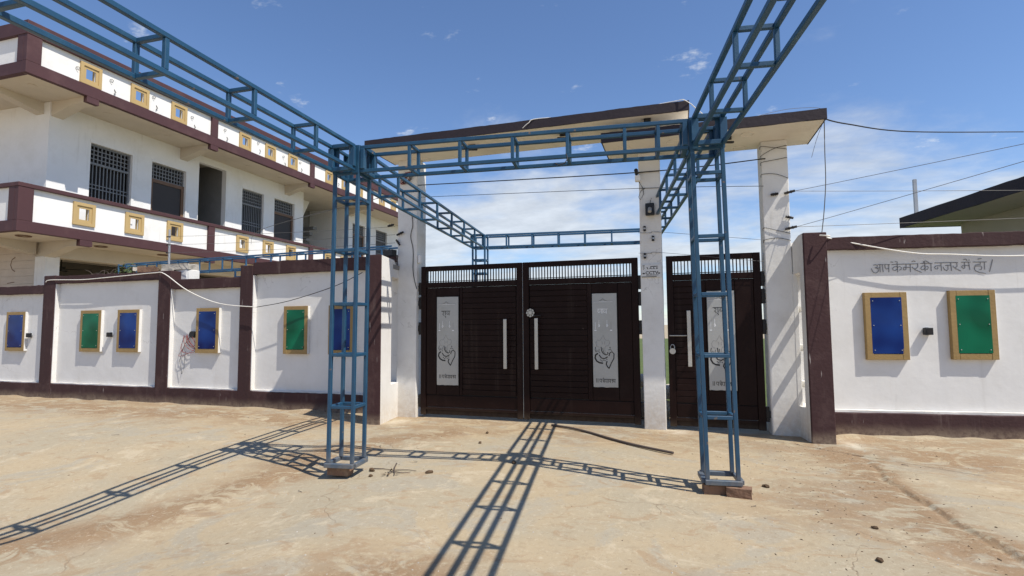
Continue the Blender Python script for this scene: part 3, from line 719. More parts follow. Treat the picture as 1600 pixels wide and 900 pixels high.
def gate_leaf(x0, x1, z0, z1, sheet, plank_x, label, handle, word, name='gate_leaf', hinge_side=-1, group=None):
    t = thing(name, ((x0 + x1) / 2, YG, z0), label, 'gate', group)
    st = .10
    G = M['gate']
    # outer frame
    for a, b in ((x0, x0 + st), (x1 - st, x1)):
        MB().box(a, b, YG - .045, YG + .03, z0, z1).build('stile', G, t, .006)
    for a, b in ((z1 - .085, z1), (2.27, 2.362), (z0 + .09, z0 + .135)):
        MB().box(x0 + st, x1 - st, YG - .042, YG + .028, a, b).build('rail', G, t, .005)
    MB().box(x0 + st, x1 - st, YG - .020, YG - .004, z0 + .01, z0 + .089).build('kick_rail', G, t, .004)
    # pickets in the top slot
    n = int((x1 - x0 - 2 * st) / .049)
    for i in range(n):
        x = x0 + st + (i + .5) * (x1 - x0 - 2 * st) / n
        put_bar('picket', t, (x, YG - .012, 2.365), (x, YG - .012, z1 - .088), .0165, G, .012, (0, 1, 0), 0)
    put_bar('picket_rail', t, (x0 + st, YG - .03, 2.378), (x1 - st, YG - .03, 2.378), .008, G, .012, bev=0)
    # back sheet behind the boards
    MB().box(x0 + st, x1 - st, YG + .004, YG + .012, z0 + .14, 2.268).build('back_sheet', M['gate_back'], t)
    # planks
    pa, pb = plank_x
    npl = 20; zb0 = z0 + .36; zt0 = 2.262; dz = (zt0 - zb0) / npl
    ln = pb - pa
    for i in range(npl):
        z = zb0 + dz * (i + .5)
        yj = random.uniform(-.003, .003)
        put_bar('plank', t, (pa, YG - .016 + yj, z), (pb, YG - .016 + yj, z), .022, G, round(dz - .006, 4), bev=.004)
    MB().box(x0 + st + .004, x1 - st - .004, YG - .026, YG - .002, z0 + .14, z0 + .345).build('bottom_board', G, t, .006)
    # surround of the emblem sheet
    s0, s1, sz0, sz1 = sheet
    L0 = x0 + st if s0 < pa else pb; R0 = pa if s0 < pa else x1 - st
    if L0 < s0 - .03:
        MB().box(L0 + .003, s0 - .018, YG - .030, YG - .002, z0 + .355, 2.262).build('panel_board', G, t, .006)
    if R0 > s1 + .03:
        MB().box(s1 + .018, R0 - .003, YG - .030, YG - .002, z0 + .355, 2.262).build('panel_board', G, t, .006)
    MB().box(s0 - .012, s1 + .012, YG - .030, YG - .004, sz1 + .012, 2.262).build('panel_board', G, t, .006)
    MB().box(s0 - .012, s1 + .012, YG - .030, YG - .004, z0 + .355, sz0 - .012).build('panel_board', G, t, .006)
    MB().box(s0 - .010, s1 + .010, YG - .040, YG - .006, sz0 - .010, sz1 + .010).build('sheet_backing', M['gate_back'], t)
    emblem(t, s0, s1, sz0, sz1, word)
    # handle
    hx, h0, h1 = handle
    h = MB().box(hx - .028, hx + .028, YG - .125, YG - .100, h0, h1).build('handle', M['handle'], t, .005)
    for z in (h0 + .1, h1 - .1): MB().cyl((hx, YG - .03, z), (hx, YG - .101, z), .011, 10).build('handle_stem', M['handle'], h)
    # hinge blocks
    hx0 = x0 if hinge_side < 0 else x1
    for z in (.28, 1.55, 2.0, 2.26):
        mb = MB(); a = hx0 + (-.05 if hinge_side < 0 else 0); b = hx0 + (0 if hinge_side < 0 else .05)
        mb.box(a, b, YG - .03, YG + .02, z - .11, z + .11); mb.box(a - .012 if hinge_side < 0 else a, b if hinge_side < 0 else b + .012, YG - .035, YG + .015, z - .05, z + .05)
        mb.build('hinge', M['hinge'], t, .006)
    return t
ga = gate_leaf(-4.365, -2.487, .045, 2.652, (-4.047, -3.644, .57, 2.10), (-3.575, -2.60), 'dark brown left leaf of the double gate with engraved steel sheet', (-2.77, .872, 1.70), 'shubh', hinge_side=-1, group='leaves of the dark brown gate')
gb = gate_leaf(-2.473, -.585, .045, 2.652, (-1.311, -.924, .61, 2.094), (-2.36, -1.40), 'dark brown right leaf of the double gate with a flower knob', (-2.23, .872, 1.71), 'labh', hinge_side=1, group='leaves of the dark brown gate')
gc = gate_leaf(-.155, 1.185, .045, 2.652, (.425, .808, .61, 2.09), (-.055, .345), 'narrow dark brown wicket gate with padlock standing behind the right truss tower', (.157, .955, 1.80), 'shubh', 'wicket_gate', hinge_side=1, group='leaves of the dark brown gate')
MB().box(-2.4775, -2.4735, YG - .0475, YG + .02, .07, 2.63).build('edge_strip', M['galv'], gb)
# flower knob, bolt, padlock, gap rod
fl = MB()
for k in range(8):
    a = k * math.pi / 4; cx, cz = -2.341 + .045 * math.cos(a), 1.80 + .045 * math.sin(a)
    fl.cyl((cx, YG - .062, cz), (cx, YG - .072, cz), .026, 10)
fl.cyl((-2.341, YG - .045, 1.80), (-2.341, YG - .082, 1.80), .03, 12)
fl.build('flower_knob', M['handle'], gb)
mb = MB(); mb.box(-2.31, -2.25, YG - .07, YG - .045, 1.735, 1.765); mb.cyl((-2.29, YG - .07, 1.75), (-2.16, YG - .07, 1.75), .011, 8); mb.build('bolt', M['hinge'], gb)
pk = thing('padlock', (-.09, YG - .07, 1.15), 'small steel padlock hanging on the wicket gate', 'padlock')
mb = MB(); mb.cyl((-.09, YG - .075, 1.185), (-.09, YG - .105, 1.185), .045, 16); mb.build('lock_body', M['handle'], pk, .004)
pts = [(-.09 + .03 * math.cos(a), YG - .09, 1.245 + .04 * math.sin(a)) for a in [R(d) for d in range(-20, 201, 20)]]
MB().tube([(-.062, YG - .09, 1.20)] + pts + [(-.118, YG - .09, 1.20)], .007, 6).build('shackle', M['galv'], pk)
mb = MB(); mb.cyl((-.13, YG - .06, 1.42), (.12, YG - .06, 1.42), .009, 8); mb.build('slide_bolt', M['handle'], gc)
# things leaning behind the gap beside the middle pillar
lk_ = thing('white_sacks', (-.4, 9.5, 0), 'pale lime sacks seen in the gap beside the middle gate pillar', 'sacks')
for (x, y, z, r) in ((-.62, 9.6, .62, .16), (-.5, 9.55, .38, .2), (-.18, 9.5, .45, .16), (-.30, 9.5, .16, .2), (-.62, 9.5, .14, .2)):
    bm = bmesh.new(); bmesh.ops.create_icosphere(bm, subdivisions=2, radius=r)
    for v in bm.verts: v.co = Vector((v.co.x * 1.2, v.co.y, v.co.z * .8)) * (1 + .18 * noise.noise(v.co * 7 + Vector((x, y, z)) * 9))
    me = bpy.data.meshes.new('sack'); bm.to_mesh(me); bm.free(); me.materials.append(M['lime'])
    link(bpy.data.objects.new('sack', me), lk_, Matrix.Translation((x, y, z)))

# ------------------------------------------------------------------ blue box trusses
TW = .038
def tower(c0, c1, rz, z0, zt, label, rings, w=.30, far=False, base=True):
    ca, sa = math.cos(rz), math.sin(rz)
    def Q(u, v, z):
        f = (z - z0) / (zt - z0); cx = c0[0] + (c1[0] - c0[0]) * f; cy = c0[1] + (c1[1] - c0[1]) * f
        return (cx + u * ca - v * sa, cy + u * sa + v * ca, z)
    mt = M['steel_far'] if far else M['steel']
    t = thing('truss_tower', (c0[0], c0[1], z0), label, 'truss tower', 'blue steel truss towers')
    h = w / 2 - TW / 2; side = (ca, sa, 0)
    for u, v in ((-h, -h), (h, -h), (h, h), (-h, h)):
        put_bar('post', t, Q(u, v, z0 + (.045 if base else 0)), Q(u, v, zt), TW, mt, TW, side)
    for z in rings:
        for (a, b) in (((-h, -h), (h, -h)), ((h, -h), (h, h)), ((h, h), (-h, h)), ((-h, h), (-h, -h))):
            d = Vector((b[0] - a[0], b[1] - a[1])).normalized() * TW / 2
            put_bar('rung', t, Q(a[0] + d.x, a[1] + d.y, z), Q(b[0] - d.x, b[1] - d.y, z), TW - .004, mt)
    if base:
        hb = w / 2 + .008
        for (a, b) in (((-hb, -hb), (hb, -hb)), ((hb, hb), (-hb, hb))):
            put_bar('base_angle', t, Q(*a, z0 + .022), Q(*b, z0 + .022), .05, mt, .045)
        for (a, b) in (((hb, -hb + .026), (hb, hb - .026)), ((-hb, hb - .026), (-hb, -hb + .026))):
            put_bar('base_angle', t, Q(*a, z0 + .0215), Q(*b, z0 + .0215), .05, mt, .043)
    if not far:      # bolted corner plates under the beams
        for (u, v, du, dv) in ((-h, -h, 1, 0), (h, -h, -1, 0), (h, h, -1, 0), (-h, h, 1, 0)):
            z = zt - .16; o = w / 2 + .004
            vv = -o if v < 0 else o
            put_bar('corner_plate', t, Q(u + du * .022, vv, zt - .315), Q(u + du * .022, vv, zt - .004), .07, mt, .008, (-sa, ca, 0), 0)
            uu = -o if u < 0 else o
            put_bar('corner_plate', t, Q(uu, v + (.022 if v < 0 else -.022), zt - .315), Q(uu, v + (.022 if v < 0 else -.022), zt - .004), .07, mt, .008, (ca, sa, 0), 0)
    return t
def beam(p, q, z0, z1, w, stations, label, far=False, plates=(True, True)):
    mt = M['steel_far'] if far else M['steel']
    p = Vector((p[0], p[1], 0)); q = Vector((q[0], q[1], 0)); d = (q - p); ln = d.length; d.normalize(); n = Vector((-d.y, d.x, 0))
    t = thing('truss_beam', (p.x, p.y, z0), label, 'truss beam', 'blue steel truss beams')
    h = w / 2 - TW / 2; a0, a1 = z0 + TW / 2, z1 - TW / 2
    def Q(s, o, z): v = p + d * s + n * o; return (v.x, v.y, z)
    for o in (-h, h):
        for z in (a0, a1): put_bar('chord', t, Q(0, o, z), Q(ln, o, z), TW, mt)
    for s in stations:
        for o in (-h, h): put_bar('strut', t, Q(s, o, a0 + TW / 2), Q(s, o, a1 - TW / 2), TW - .004, mt, TW - .004, tuple(d))
        for z in (a0, a1): put_bar('strut', t, Q(s, -h + TW / 2, z), Q(s, h - TW / 2, z), TW - .004, mt)
    if not far:
        for k, s in enumerate((.03, ln - .03)):
            if plates[k]:
                for o in (-h, h): put_bar('end_post', t, Q(s, o * 1.0, a0 + .02), Q(s, o * 1.0, a1 - .02), .046, mt, .066, tuple(n))
                for z in (a0, a1): put_bar('end_rung', t, Q(s, -h + .02, z), Q(s, h - .02, z), .05, mt, .045)
    return t
PHI = R(6.4827)
RG = [.725, 1.285, 1.845, 2.437, 3.02, 3.30, 3.59]
A0 = (-3.522, 5.144); A1 = (-3.499, 5.158); B0 = (.349, 5.611); B1 = (.295, 5.525); C0 = (-4.195, 11.10); D0 = (-.53, 11.52)
tower(A0, A1, PHI, .09, 3.612, 'blue steel truss tower on a brick in front of the left gate end', RG, .314)
tower(B0, B1, PHI, .09, 3.612, 'blue steel truss tower on two bricks in front of the wicket gate', [.711, 1.293, 1.883, 2.443, 3.06, 3.30, 3.59], .314)
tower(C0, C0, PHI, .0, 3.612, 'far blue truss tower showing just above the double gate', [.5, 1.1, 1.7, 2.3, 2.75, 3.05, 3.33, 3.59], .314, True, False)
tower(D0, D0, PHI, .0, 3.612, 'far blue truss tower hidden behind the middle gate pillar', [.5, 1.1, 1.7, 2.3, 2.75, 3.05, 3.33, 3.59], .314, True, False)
ex = Vector((math.cos(PHI), math.sin(PHI), 0))
pA = (A1[0] + ex.x * .165, A1[1] + ex.y * .165); pB = (B1[0] - ex.x * .165, B1[1] - ex.y * .165)
lnAB = math.hypot(pB[0] - pA[0], pB[1] - pA[1])
beam(pA, pB, 3.30, 3.605, .30, [.575 * k for k in range(1, 6)] + [3.20], 'blue truss beam spanning across the front of the gate between two towers')
def along(p, q, st, first): 
    ln = math.hypot(q[0] - p[0], q[1] - p[1]); s = first; o = []
    while s < ln - .1: o.append(s); s += st
    return o
p, q = (-3.505, 4.985), (-3.315, -.5); beam(p, q, 3.315, 3.612, .30, along(p, q, .83, .68), 'blue truss beam running overhead from the left tower towards the viewer', plates=(True, True))
p, q = (.33, 5.36), (1.16, -.4); beam(p, q, 3.315, 3.612, .30, along(p, q, .775, .80), 'blue truss beam running overhead from the right tower towards the viewer', plates=(True, True))
p, q = (-3.53, 5.33), (-4.185, 10.93); beam(p, q, 3.30, 3.612, .30, along(p, q, .80, .85), 'blue truss beam running back over the left leaf of the gate')
p, q = (.262, 5.70), (-.52, 11.35); beam(p, q, 3.30, 3.612, .30, along(p, q, .80, .85), 'blue truss beam running back past the middle gate pillar')
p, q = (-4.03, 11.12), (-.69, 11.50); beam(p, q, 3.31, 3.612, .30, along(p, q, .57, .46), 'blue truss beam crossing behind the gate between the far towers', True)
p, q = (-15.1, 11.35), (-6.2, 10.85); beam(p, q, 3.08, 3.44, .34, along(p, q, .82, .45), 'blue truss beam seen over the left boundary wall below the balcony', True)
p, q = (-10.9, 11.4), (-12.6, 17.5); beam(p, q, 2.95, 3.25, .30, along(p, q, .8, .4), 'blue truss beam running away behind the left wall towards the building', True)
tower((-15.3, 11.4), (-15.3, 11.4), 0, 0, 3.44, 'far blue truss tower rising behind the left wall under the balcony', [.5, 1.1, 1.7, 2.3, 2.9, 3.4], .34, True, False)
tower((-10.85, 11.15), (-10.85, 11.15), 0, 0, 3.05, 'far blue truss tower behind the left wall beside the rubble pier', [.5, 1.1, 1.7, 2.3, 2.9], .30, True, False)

# bricks under the towers
def brick(x, y, z, rz, label, l=.22, w=.105, h=.075):
    bm = bmesh.new(); bmesh.ops.create_cube(bm, size=1); bmesh.ops.subdivide_edges(bm, edges=list(bm.edges), cuts=3, use_grid_fill=True)
    for v in bm.verts:
        v.co = Vector((v.co.x * l, v.co.y * w, v.co.z * h))
        v.co += noise.noise_vector(v.co * 16 + Vector((x, y, rz)) * 7) * .007
    me = bpy.data.meshes.new('brick'); bm.to_mesh(me); bm.free(); me.materials.append(M['brick'])
    o = bpy.data.objects.new('brick', me); link(o, None, rot_T((x, y, z + h / 2), rz) )
    return tag(o, label, 'brick', 'bricks under the truss towers')
brick(-3.55, 5.075, -.004, .1, 'reddish brick propping the left truss tower', .24, .13, .088)
brick(.29, 5.50, -.004, .15, 'brown brick under the right tower, left of the broken-cornered one', .21, .12, .085)
brick(.50, 5.455, -.004, -.12, 'brown brick sticking out under the right tower front corner', .215, .12, .085)

# ------------------------------------------------------------------ left building
BP = Matrix.Translation((-16.25, 18.75, 0)) @ Matrix.Rotation(R(.75), 4, 'Z')   # local x = outward, y = along facade
bl = thing('two_storey_hall', (-16.25, 9.1, 0), 'white two-storey hall with maroon bands, balcony parapets and barred windows', 'building')
def bb(name, mt, *boxes, bev=0.0, parent=None):
    mb = MB(BP)
    for b in boxes: mb.box(*b)
    return mb.build(name, M[mt], parent or bl, bev)
U0, U1 = -9.66, 13.5
DW = -1.45; UC = -8.15
PIL = [(-9.66, -9.31), (-3.75, -3.48), (1.90, 2.16), (7.14, 7.36), (U1 - .3, U1)]
VENT = [-8.0, -6.5, -5.08, -2.1, -.70, .70, 3.36, 4.72, 6.05, 8.4, 9.75, 11.1]
for (zb0, zb1, zc0, zc1, vz0, vz1, zs) in ((4.11, 4.40, 5.28, 5.39, 4.53, 5.18, 4.11), (8.31, 8.64, 9.36, 9.73, 8.66, 9.28, 8.31)):
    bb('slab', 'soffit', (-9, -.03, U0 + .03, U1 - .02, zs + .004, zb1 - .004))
    bb('edge_band', 'maroon2', (-.14, 0, U0, U1, zb0, zb1), (-9, -.142, U0, U0 + .14, zb0, zb1), bev=.01)
    bb('coping', 'maroon2', (-.24, .015, U0 - .015, U1, zc0, zc1), (-9, -.242, U0 - .015, U0 + .2, zc0, zc1), bev=.01)
    for i, (a, b) in enumerate(PIL):
        bb('parapet_pier', 'maroon2', (-.14, .002, a, b, zb1 + .001, zc0 - .001), bev=.006)
    bb('parapet_pier', 'maroon2', (-.36, -.142, U0 - .002, U0 + .14, zb1 + .001, zc0 - .001))
    holes = [(u - .14, u + .14, vz0 + .13, vz1 - .13) for u in VENT]
    mb = MB(BP); holed(mb, 'yz', (U0 + .1, U1 - .1), (zb1, zc0), holes, -.135, -.085); mb.build('parapet_panel', M['white2'], bl)
    mb = MB(BP); mb.box(-9, -.37, U0 + .07, U0 + .13, zb1, zc0); mb.build('parapet_panel', M['white2'], bl)
    for u in VENT:
        fr = MB(BP)
        a, b, c, d = u - .30, u + .30, vz0, vz1
        def ring(o0, o1, x0, x1):
            fr.box(x0, x1, a + o0, a + o1, c + o0, d - o0); fr.box(x0, x1, b - o1, b - o0, c + o0, d - o0)
            fr.box(x0, x1, a + o1, b - o1, c + o0, c + o1); fr.box(x0, x1, a + o1, b - o1, d - o1, d - o0)
        ring(0, .09, -.083, -.035); ring(.09, .165, -.083, -.06)
        fr.box(-.20, -.137, a + .14, a + .165, c + .12, d - .12); fr.box(-.20, -.137, b - .165, b - .14, c + .12, d - .12)
        fr.build('vent_frame', M['vent'], bl)
    # cross beams with painted ends under the slab
    for u in (-7.95, -3.62, 2.03, 7.25):
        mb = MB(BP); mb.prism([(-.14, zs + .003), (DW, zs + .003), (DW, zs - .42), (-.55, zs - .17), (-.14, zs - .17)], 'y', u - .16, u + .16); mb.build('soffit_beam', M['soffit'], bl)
        bb('beam_end', 'maroon2', (-.139, -.003, u - .17, u + .17, zs - .17, zs - .001))
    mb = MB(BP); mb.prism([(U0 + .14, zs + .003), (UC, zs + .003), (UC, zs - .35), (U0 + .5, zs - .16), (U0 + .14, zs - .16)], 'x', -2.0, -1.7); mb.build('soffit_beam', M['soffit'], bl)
    for (u) in (-9.05, -7.0, -4.9, -1.2, .7, 4.5):
        mb = MB(BP); n = 18
        pts = [(-.75 + .16 * math.cos(2 * math.pi * i / n), u + .16 * math.sin(2 * math.pi * i / n), zs - .006) for i in range(n + 1)]
        if zs < 5: mb.tube(pts, .02, 6); mb.build('ring_light', M['doorframe'], bl)
        else:
            mb.cyl((-.75, u, zs), (-.75, u, zs - .01), .10, 16); mb.build('downlight', M['soffit'], bl)
# loose wire ends sticking out of the upper parapet
for k, u in enumerate((-8.36, -7.40, -6.02, -4.55, -3.1, -1.4, .1, 1.2, 4.05)):
    z = 9.02 + .12 * ((k * 7) % 3) / 2
    mb = MB(BP); n = 10
    mb.tube([(-.07 + .02 * math.sin(i), u + .05 * math.cos(6.28 * i / n), z + .05 * math.sin(6.28 * i / n)) for i in range(n - 1)], .008, 5)
    mb.tube([(-.08, u + .1, z - .22), (-.05, u + .13, z - .3), (-.06, u + .08, z - .38)], .012, 5)
    mb.build('wire_stub', M['wire'], bl)
# upper-floor wall with its openings (plane x = DW)
WINS = [(-6.95, -5.60, 5.10, 7.47), (-.72, .52, 5.10, 7.55), (10.08, 11.42, 5.10, 7.60)]
DOORS = [(-4.87, -3.50, 4.40, 7.48), (1.21, 2.57, 4.40, 7.55), (7.55, 8.82, 4.40, 7.55)]
PASS = [(-2.92, -1.60, 4.40, 8.05)]
mb = MB(BP); holed(mb, 'yz', (UC, 3.23), (4.40, 8.312), WINS + DOORS + PASS, DW, DW - .22); mb.build('upper_wall', M['white2'], bl)
mb = MB(BP); holed(mb, 'yz', (7.05, U1 - .3), (4.40, 8.312), WINS + DOORS, DW, DW - .22); mb.build('upper_wall', M['white2'], bl)
bb('end_wall', 'white2', (-9, DW - .222, UC, UC + .2, 4.40, 8.312))
bb('far_end_wall', 'white2', (-9, DW - .225, U1 - .5, U1 - .3, 0, 8.312))
bb('recess_wall', 'cement', (-4.2, -4.0, 3.0, 7.3, 4.40, 8.312))
bb('recess_wall', 'white2', (-4.0, DW - .222, 3.03, 3.228, 4.40, 8.312)); bb('recess_wall', 'white2', (-4.0, DW - .222, 7.052, 7.25, 4.40, 8.312))
mb = MB(BP); mb.prism([(3.23, 8.3), (3.23, 5.2), (5.0, 8.3)], 'x', -2.6, -2.45); mb.build('lit_patch_panel', M['white2'], bl)  # white triangle panel stands in for a lit patch in the recess
mb = MB(BP)
for k in range(8): mb.box(-3.9, -2.62, 3.6 + k * .28, 3.88 + k * .28, 4.4 + k * .36, 4.55 + k * .36)
mb.build('stair', M['cement'], bl)
bb('stair_rail', 'black', (-2.40, -2.36, 3.24, 3.28, 4.4, 6.2))
mb = MB(BP); mb.bar((-2.38, 3.26, 6.15), (-2.38, 5.0, 4.9), .05); mb.build('stair_rail', M['black'], bl)
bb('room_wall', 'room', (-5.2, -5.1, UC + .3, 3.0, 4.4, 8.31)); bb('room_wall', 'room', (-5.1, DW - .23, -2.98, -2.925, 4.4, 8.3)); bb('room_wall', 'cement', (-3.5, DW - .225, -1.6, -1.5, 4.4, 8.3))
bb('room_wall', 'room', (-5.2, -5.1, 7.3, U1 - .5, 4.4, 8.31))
bb('roof_slab', 'white2', (-9, -1.0, U0 + .3, U1 - .3, 8.645, 8.70)); bb('gallery_floor', 'cement', (-9, -.15, U0 + .2, U1 - .2, 4.398, 4.42))
def lattice(mb, x, a, b, c, d, nu, nv, w=.02):
    for i in range(nu + 1): y = a + (b - a) * i / nu; mb.box(x - w / 2, x + w / 2, y - w / 2, y + w / 2, c, d)
    for j in range(nv + 1): z = c + (d - c) * j / nv; mb.box(x - w / 2 - .004, x + w / 2 + .004, a, b, z - w / 2, z + w / 2)
for (a, b, c, d) in WINS:
    f = MB(BP); x = DW - .12
    for q in ((x - .04, x + .04, a, a + .05, c, d), (x - .04, x + .04, b - .05, b, c, d), (x - .04, x + .04, a + .05, b - .05, d - .05, d), (x - .04, x + .04, a + .05, b - .05, c, c + .05), (x - .038, x + .038, a + .05, b - .05, d - .66, d - .59)): f.box(*q)
    wf = f.build('window_frame', M['grille'], bl)
    g = MB(BP); lattice(g, x, a + .05, b - .05, d - .6, d - .05, 10, 4, .028)
    for i in range(1, 11):
        y = a + .05 + (b - a - .1) * i / 11; g.box(x - .013, x + .013, y - .013, y + .013, c + .05, d - .6)
    for z in (c + .28, c + .40, c + .95, c + 1.07): g.box(x - .016, x + .016, a + .05, b - .05, z - .014, z + .014)
    g.build('grille', M['grille'], wf)
    bb('window_pane', 'dark', (x - .16, x - .15, a, b, c, d), parent=wf)
    bb('window_trim', 'white2', (DW, DW + .02, b + .0, b + .09, c, d + .09), (DW, DW + .02, a - .03, b, d, d + .09))
for (a, b, c, d) in DOORS:
    x = DW - .12; f = MB(BP)
    for q in ((x - .05, x + .05, a, a + .11, c, d - .58), (x - .05, x + .05, b - .11, b, c, d - .58), (x - .05, x + .05, a + .11, b - .11, d - .70, d - .58)): f.box(*q)
    df = f.build('door_frame', M['doorframe'], bl)
    bb('door_leaf', 'door', (x - .02, x + .02, a + .112, b - .112, c, d - .702), parent=df)
    g = MB(BP); lattice(g, x, a + .03, b - .03, d - .56, d - .03, 11, 4, .028); g.build('transom_grille', M['grille'], df)
    bb('transom_pane', 'dark', (x - .11, x - .10, a, b, d - .58, d), parent=df)
    bb('door_trim', 'white2', (DW, DW + .02, b, b + .07, c, d + .07), (DW, DW + .02, a - .02, b, d, d + .07))
# ground floor: columns, back walls
for u in (-7.87, -3.62, 2.03, 7.25):
    bb('column', 'white2', (DW - .42, DW, u - .2, u + .2, 0, 3.72), bev=.01)
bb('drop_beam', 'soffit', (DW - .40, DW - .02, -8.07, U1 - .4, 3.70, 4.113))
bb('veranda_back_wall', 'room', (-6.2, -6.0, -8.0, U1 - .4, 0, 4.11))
bb('veranda_end_wall', 'tile', (-9, DW - .42, -8.05, -7.9, 0, 4.113))
for k in range(9): bb('tile_course', 'tile', (-9, DW - .43, -8.062, -8.052, 2.0 + k * .23, 2.0 + k * .23 + .222))
mk = MB(BP)
mk.ribbon([(-2.72, 3.72), (-2.85, 3.66), (-2.9, 3.5), (-2.82, 3.36), (-2.7, 3.3)], .03, lambda u, v: (u, -8.066, v)); mk.ribbon([(-3.0, 2.95), (-2.7, 2.98)], .025, lambda u, v: (u, -8.066, v))
mk.build('brown_mark', M['doorframe'], bl)
rs = MB(BP); rs.box(-4.6, -3.42, -8.13, -8.075, 2.86, 3.08); tag(rs.build('red_sign', M['red'], None, .006), 'small red sign board on the beige veranda wall at the left edge', 'sign')
fan = thing('ceiling_fan', (-20.6, 13.0, 3.7), 'dark ceiling fan hanging in the ground-floor veranda', 'ceiling fan')
MB().cyl((-20.6, 13, 4.1), (-20.6, 13, 3.72), .02, 8).build('down_rod', M['cable'], fan)
MB().cyl((-20.6, 13, 3.75), (-20.6, 13, 3.60), .13, 16, .09).build('motor', M['cable'], fan)
MB().cyl((-20.6, 13, 4.10), (-20.6, 13, 4.0), .11, 14, .04).build('canopy_cup', M['cable'], fan)
for k in range(3):
    a = k * 2.094 + .3; MB().bar((-20.6 + .12 * math.cos(a), 13 + .12 * math.sin(a), 3.66), (-20.6 + .72 * math.cos(a), 13 + .72 * math.sin(a), 3.64), .14, .012).build('blade', M['cable'], fan)

# ------------------------------------------------------------------ right building
d = Vector((5.232 - 4.681, 10.194 - 13.492, 0)).normalized(); ang = math.atan2(d.y, d.x)
TB = rot_T((4.681, 13.492, 0), ang)      # local x runs towards the viewer, +y to the right (east)
rb = thing('low_outbuilding', (6.5, 11.5, 0), 'low olive outbuilding with a wide dark eave behind the right wall', 'building')
mb = MB(TB); mb.box(0.02, 3.75, .02, 5.0, 3.66, 3.85); mb.build('eave_slab', M['olive'], rb)
mb = MB(TB); wavy_box(mb, 0, 3.77, 0, .024, 3.645, 3.87, .01, .25, 3); mb.build('fascia', M['fascia'], rb)
mb = MB(TB); mb.box(-.005, .018, .026, 5.0, 3.65, 3.868); mb.build('end_fascia', M['fascia'], rb)
mb = MB(TB); mb.box(.32, 3.6, 1.0, 4.9, 0, 3.662); mb.build('side_wall', M['olive'], rb, .01)
rod = MB(); rod.box(4.84, 4.90, 13.1, 13.16, 3.86, 4.62); tag(rod.build('roof_post', M['galv']), 'thin grey metal post standing on the roof of the olive outbuilding', 'post')

# ------------------------------------------------------------------ fittings on the pillars
# notice board
nb = thing('camera_notice', (-.37, 8.495, 2.32), 'small grey notice plate lettered CCTV on the middle gate pillar', 'sign')
MB().box(-.522, -.225, 8.482, 8.493, 2.325, 2.525).build('plate', M['signwhite'], nb, .002)
def font_mesh(txt, size, origin, mt, parent, name, bold=0.0, sx=1.0):
    cu = bpy.data.curves.new(name, 'FONT'); cu.body = txt; cu.size = size; cu.offset = bold; cu.fill_mode = 'FRONT'
    ob = bpy.data.objects.new(name + '_src', cu); COL.objects.link(ob)
    dg = bpy.context.evaluated_depsgraph_get(); me = bpy.data.meshes.new_from_object(ob.evaluated_get(dg))
    bpy.data.objects.remove(ob)
    for v in me.vertices: v.co = Vector((v.co.x * sx, 0, v.co.y))
    me.materials.clear(); me.materials.append(mt)
    o = bpy.data.objects.new(name, me)
    return link(o, parent, Matrix.Translation(origin))
font_mesh('CCTV', .066, (-.462, 8.4805, 2.372), M['cut'], nb, 'lettering', .0016, 1.1)
fine = MB(); PN = lambda u, v: (u, 8.4805, v)
fine.ribbon([(-.52 + .004, 2.333), (-.3, 2.334)], .010, PN); fine.ribbon([(-.45, 2.357), (-.27, 2.358)], .008, PN)
for k, x in enumerate((-.425, -.397, -.372, -.35, -.327, -.30, -.282)): fine.ribbon([(x, 2.455), (x + (.012 if k % 2 else -.006), 2.474)], .010, PN)
fine.ribbon([(-.44, 2.482), (-.425, 2.455)], .009, PN); fine.ribbon([(-.385, 2.492), (-.28, 2.493)], .011, PN)
fine.ribbon([(-.50, 2.505), (-.475, 2.505)], .011, PN); fine.ribbon([(-.49, 2.49), (-.48, 2.465), (-.495, 2.45)], .008, PN)
fine.ribbon([(-.268, 2.385), (-.248, 2.386)], .017, PN); fine.ribbon([(-.50, 2.385), (-.48, 2.385)], .020, PN)
fine.build('small_print', M['cut'], nb)
# black box speaker
sp = thing('speaker_box', (-.37, 8.49, 3.29), 'black square box fixed high on the middle gate pillar', 'speaker box')
MB().box(-.438, -.303, 8.40, 8.485, 3.29, 3.475).build('housing', M['black'], sp, .008)
MB().cyl((-.37, 8.40, 3.39), (-.37, 8.36, 3.33), .028, 12).build('lamp_head', M['galv'], sp)
MB().tube([(-.37, 8.485, 3.47), (-.36, 8.48, 3.53), (-.345, 8.485, 3.57)], .004, 5).build('lead', M['cable'], sp)
hk = MB(); hk.tube([(-1.02, 5.12, 3.30), (-1.0, 5.10, 3.24), (-1.03, 5.08, 3.19), (-1.09, 5.08, 3.18), (-1.12, 5.08, 3.2)], .006, 6); tag(hk.build('wire_hook', M['cable']), 'short bent wire hook hanging under the front truss beam', 'hook')
# bullet camera at the left edge of the middle pillar
bc = thing('security_camera', (-.55, 8.45, 3.88), 'white bullet security camera on the left edge of the middle pillar', 'camera')
MB().box(-.585, -.50, 8.40, 8.50, 3.84, 3.93).build('base_box', M['white2'], bc, .01)
MB().cyl((-.56, 8.46, 3.97), (-.56, 8.33, 3.99), .03, 12).build('camera_barrel', M['black'], bc)
MB().tube([(-.53, 8.48, 3.84), (-.47, 8.49, 3.74), (-.46, 8.49, 3.64), (-.52, 8.49, 3.55), (-.54, 8.49, 3.6), (-.5, 8.49, 3.7), (-.44, 8.49, 3.73)], .004, 5).build('lead', M['cable'], bc)
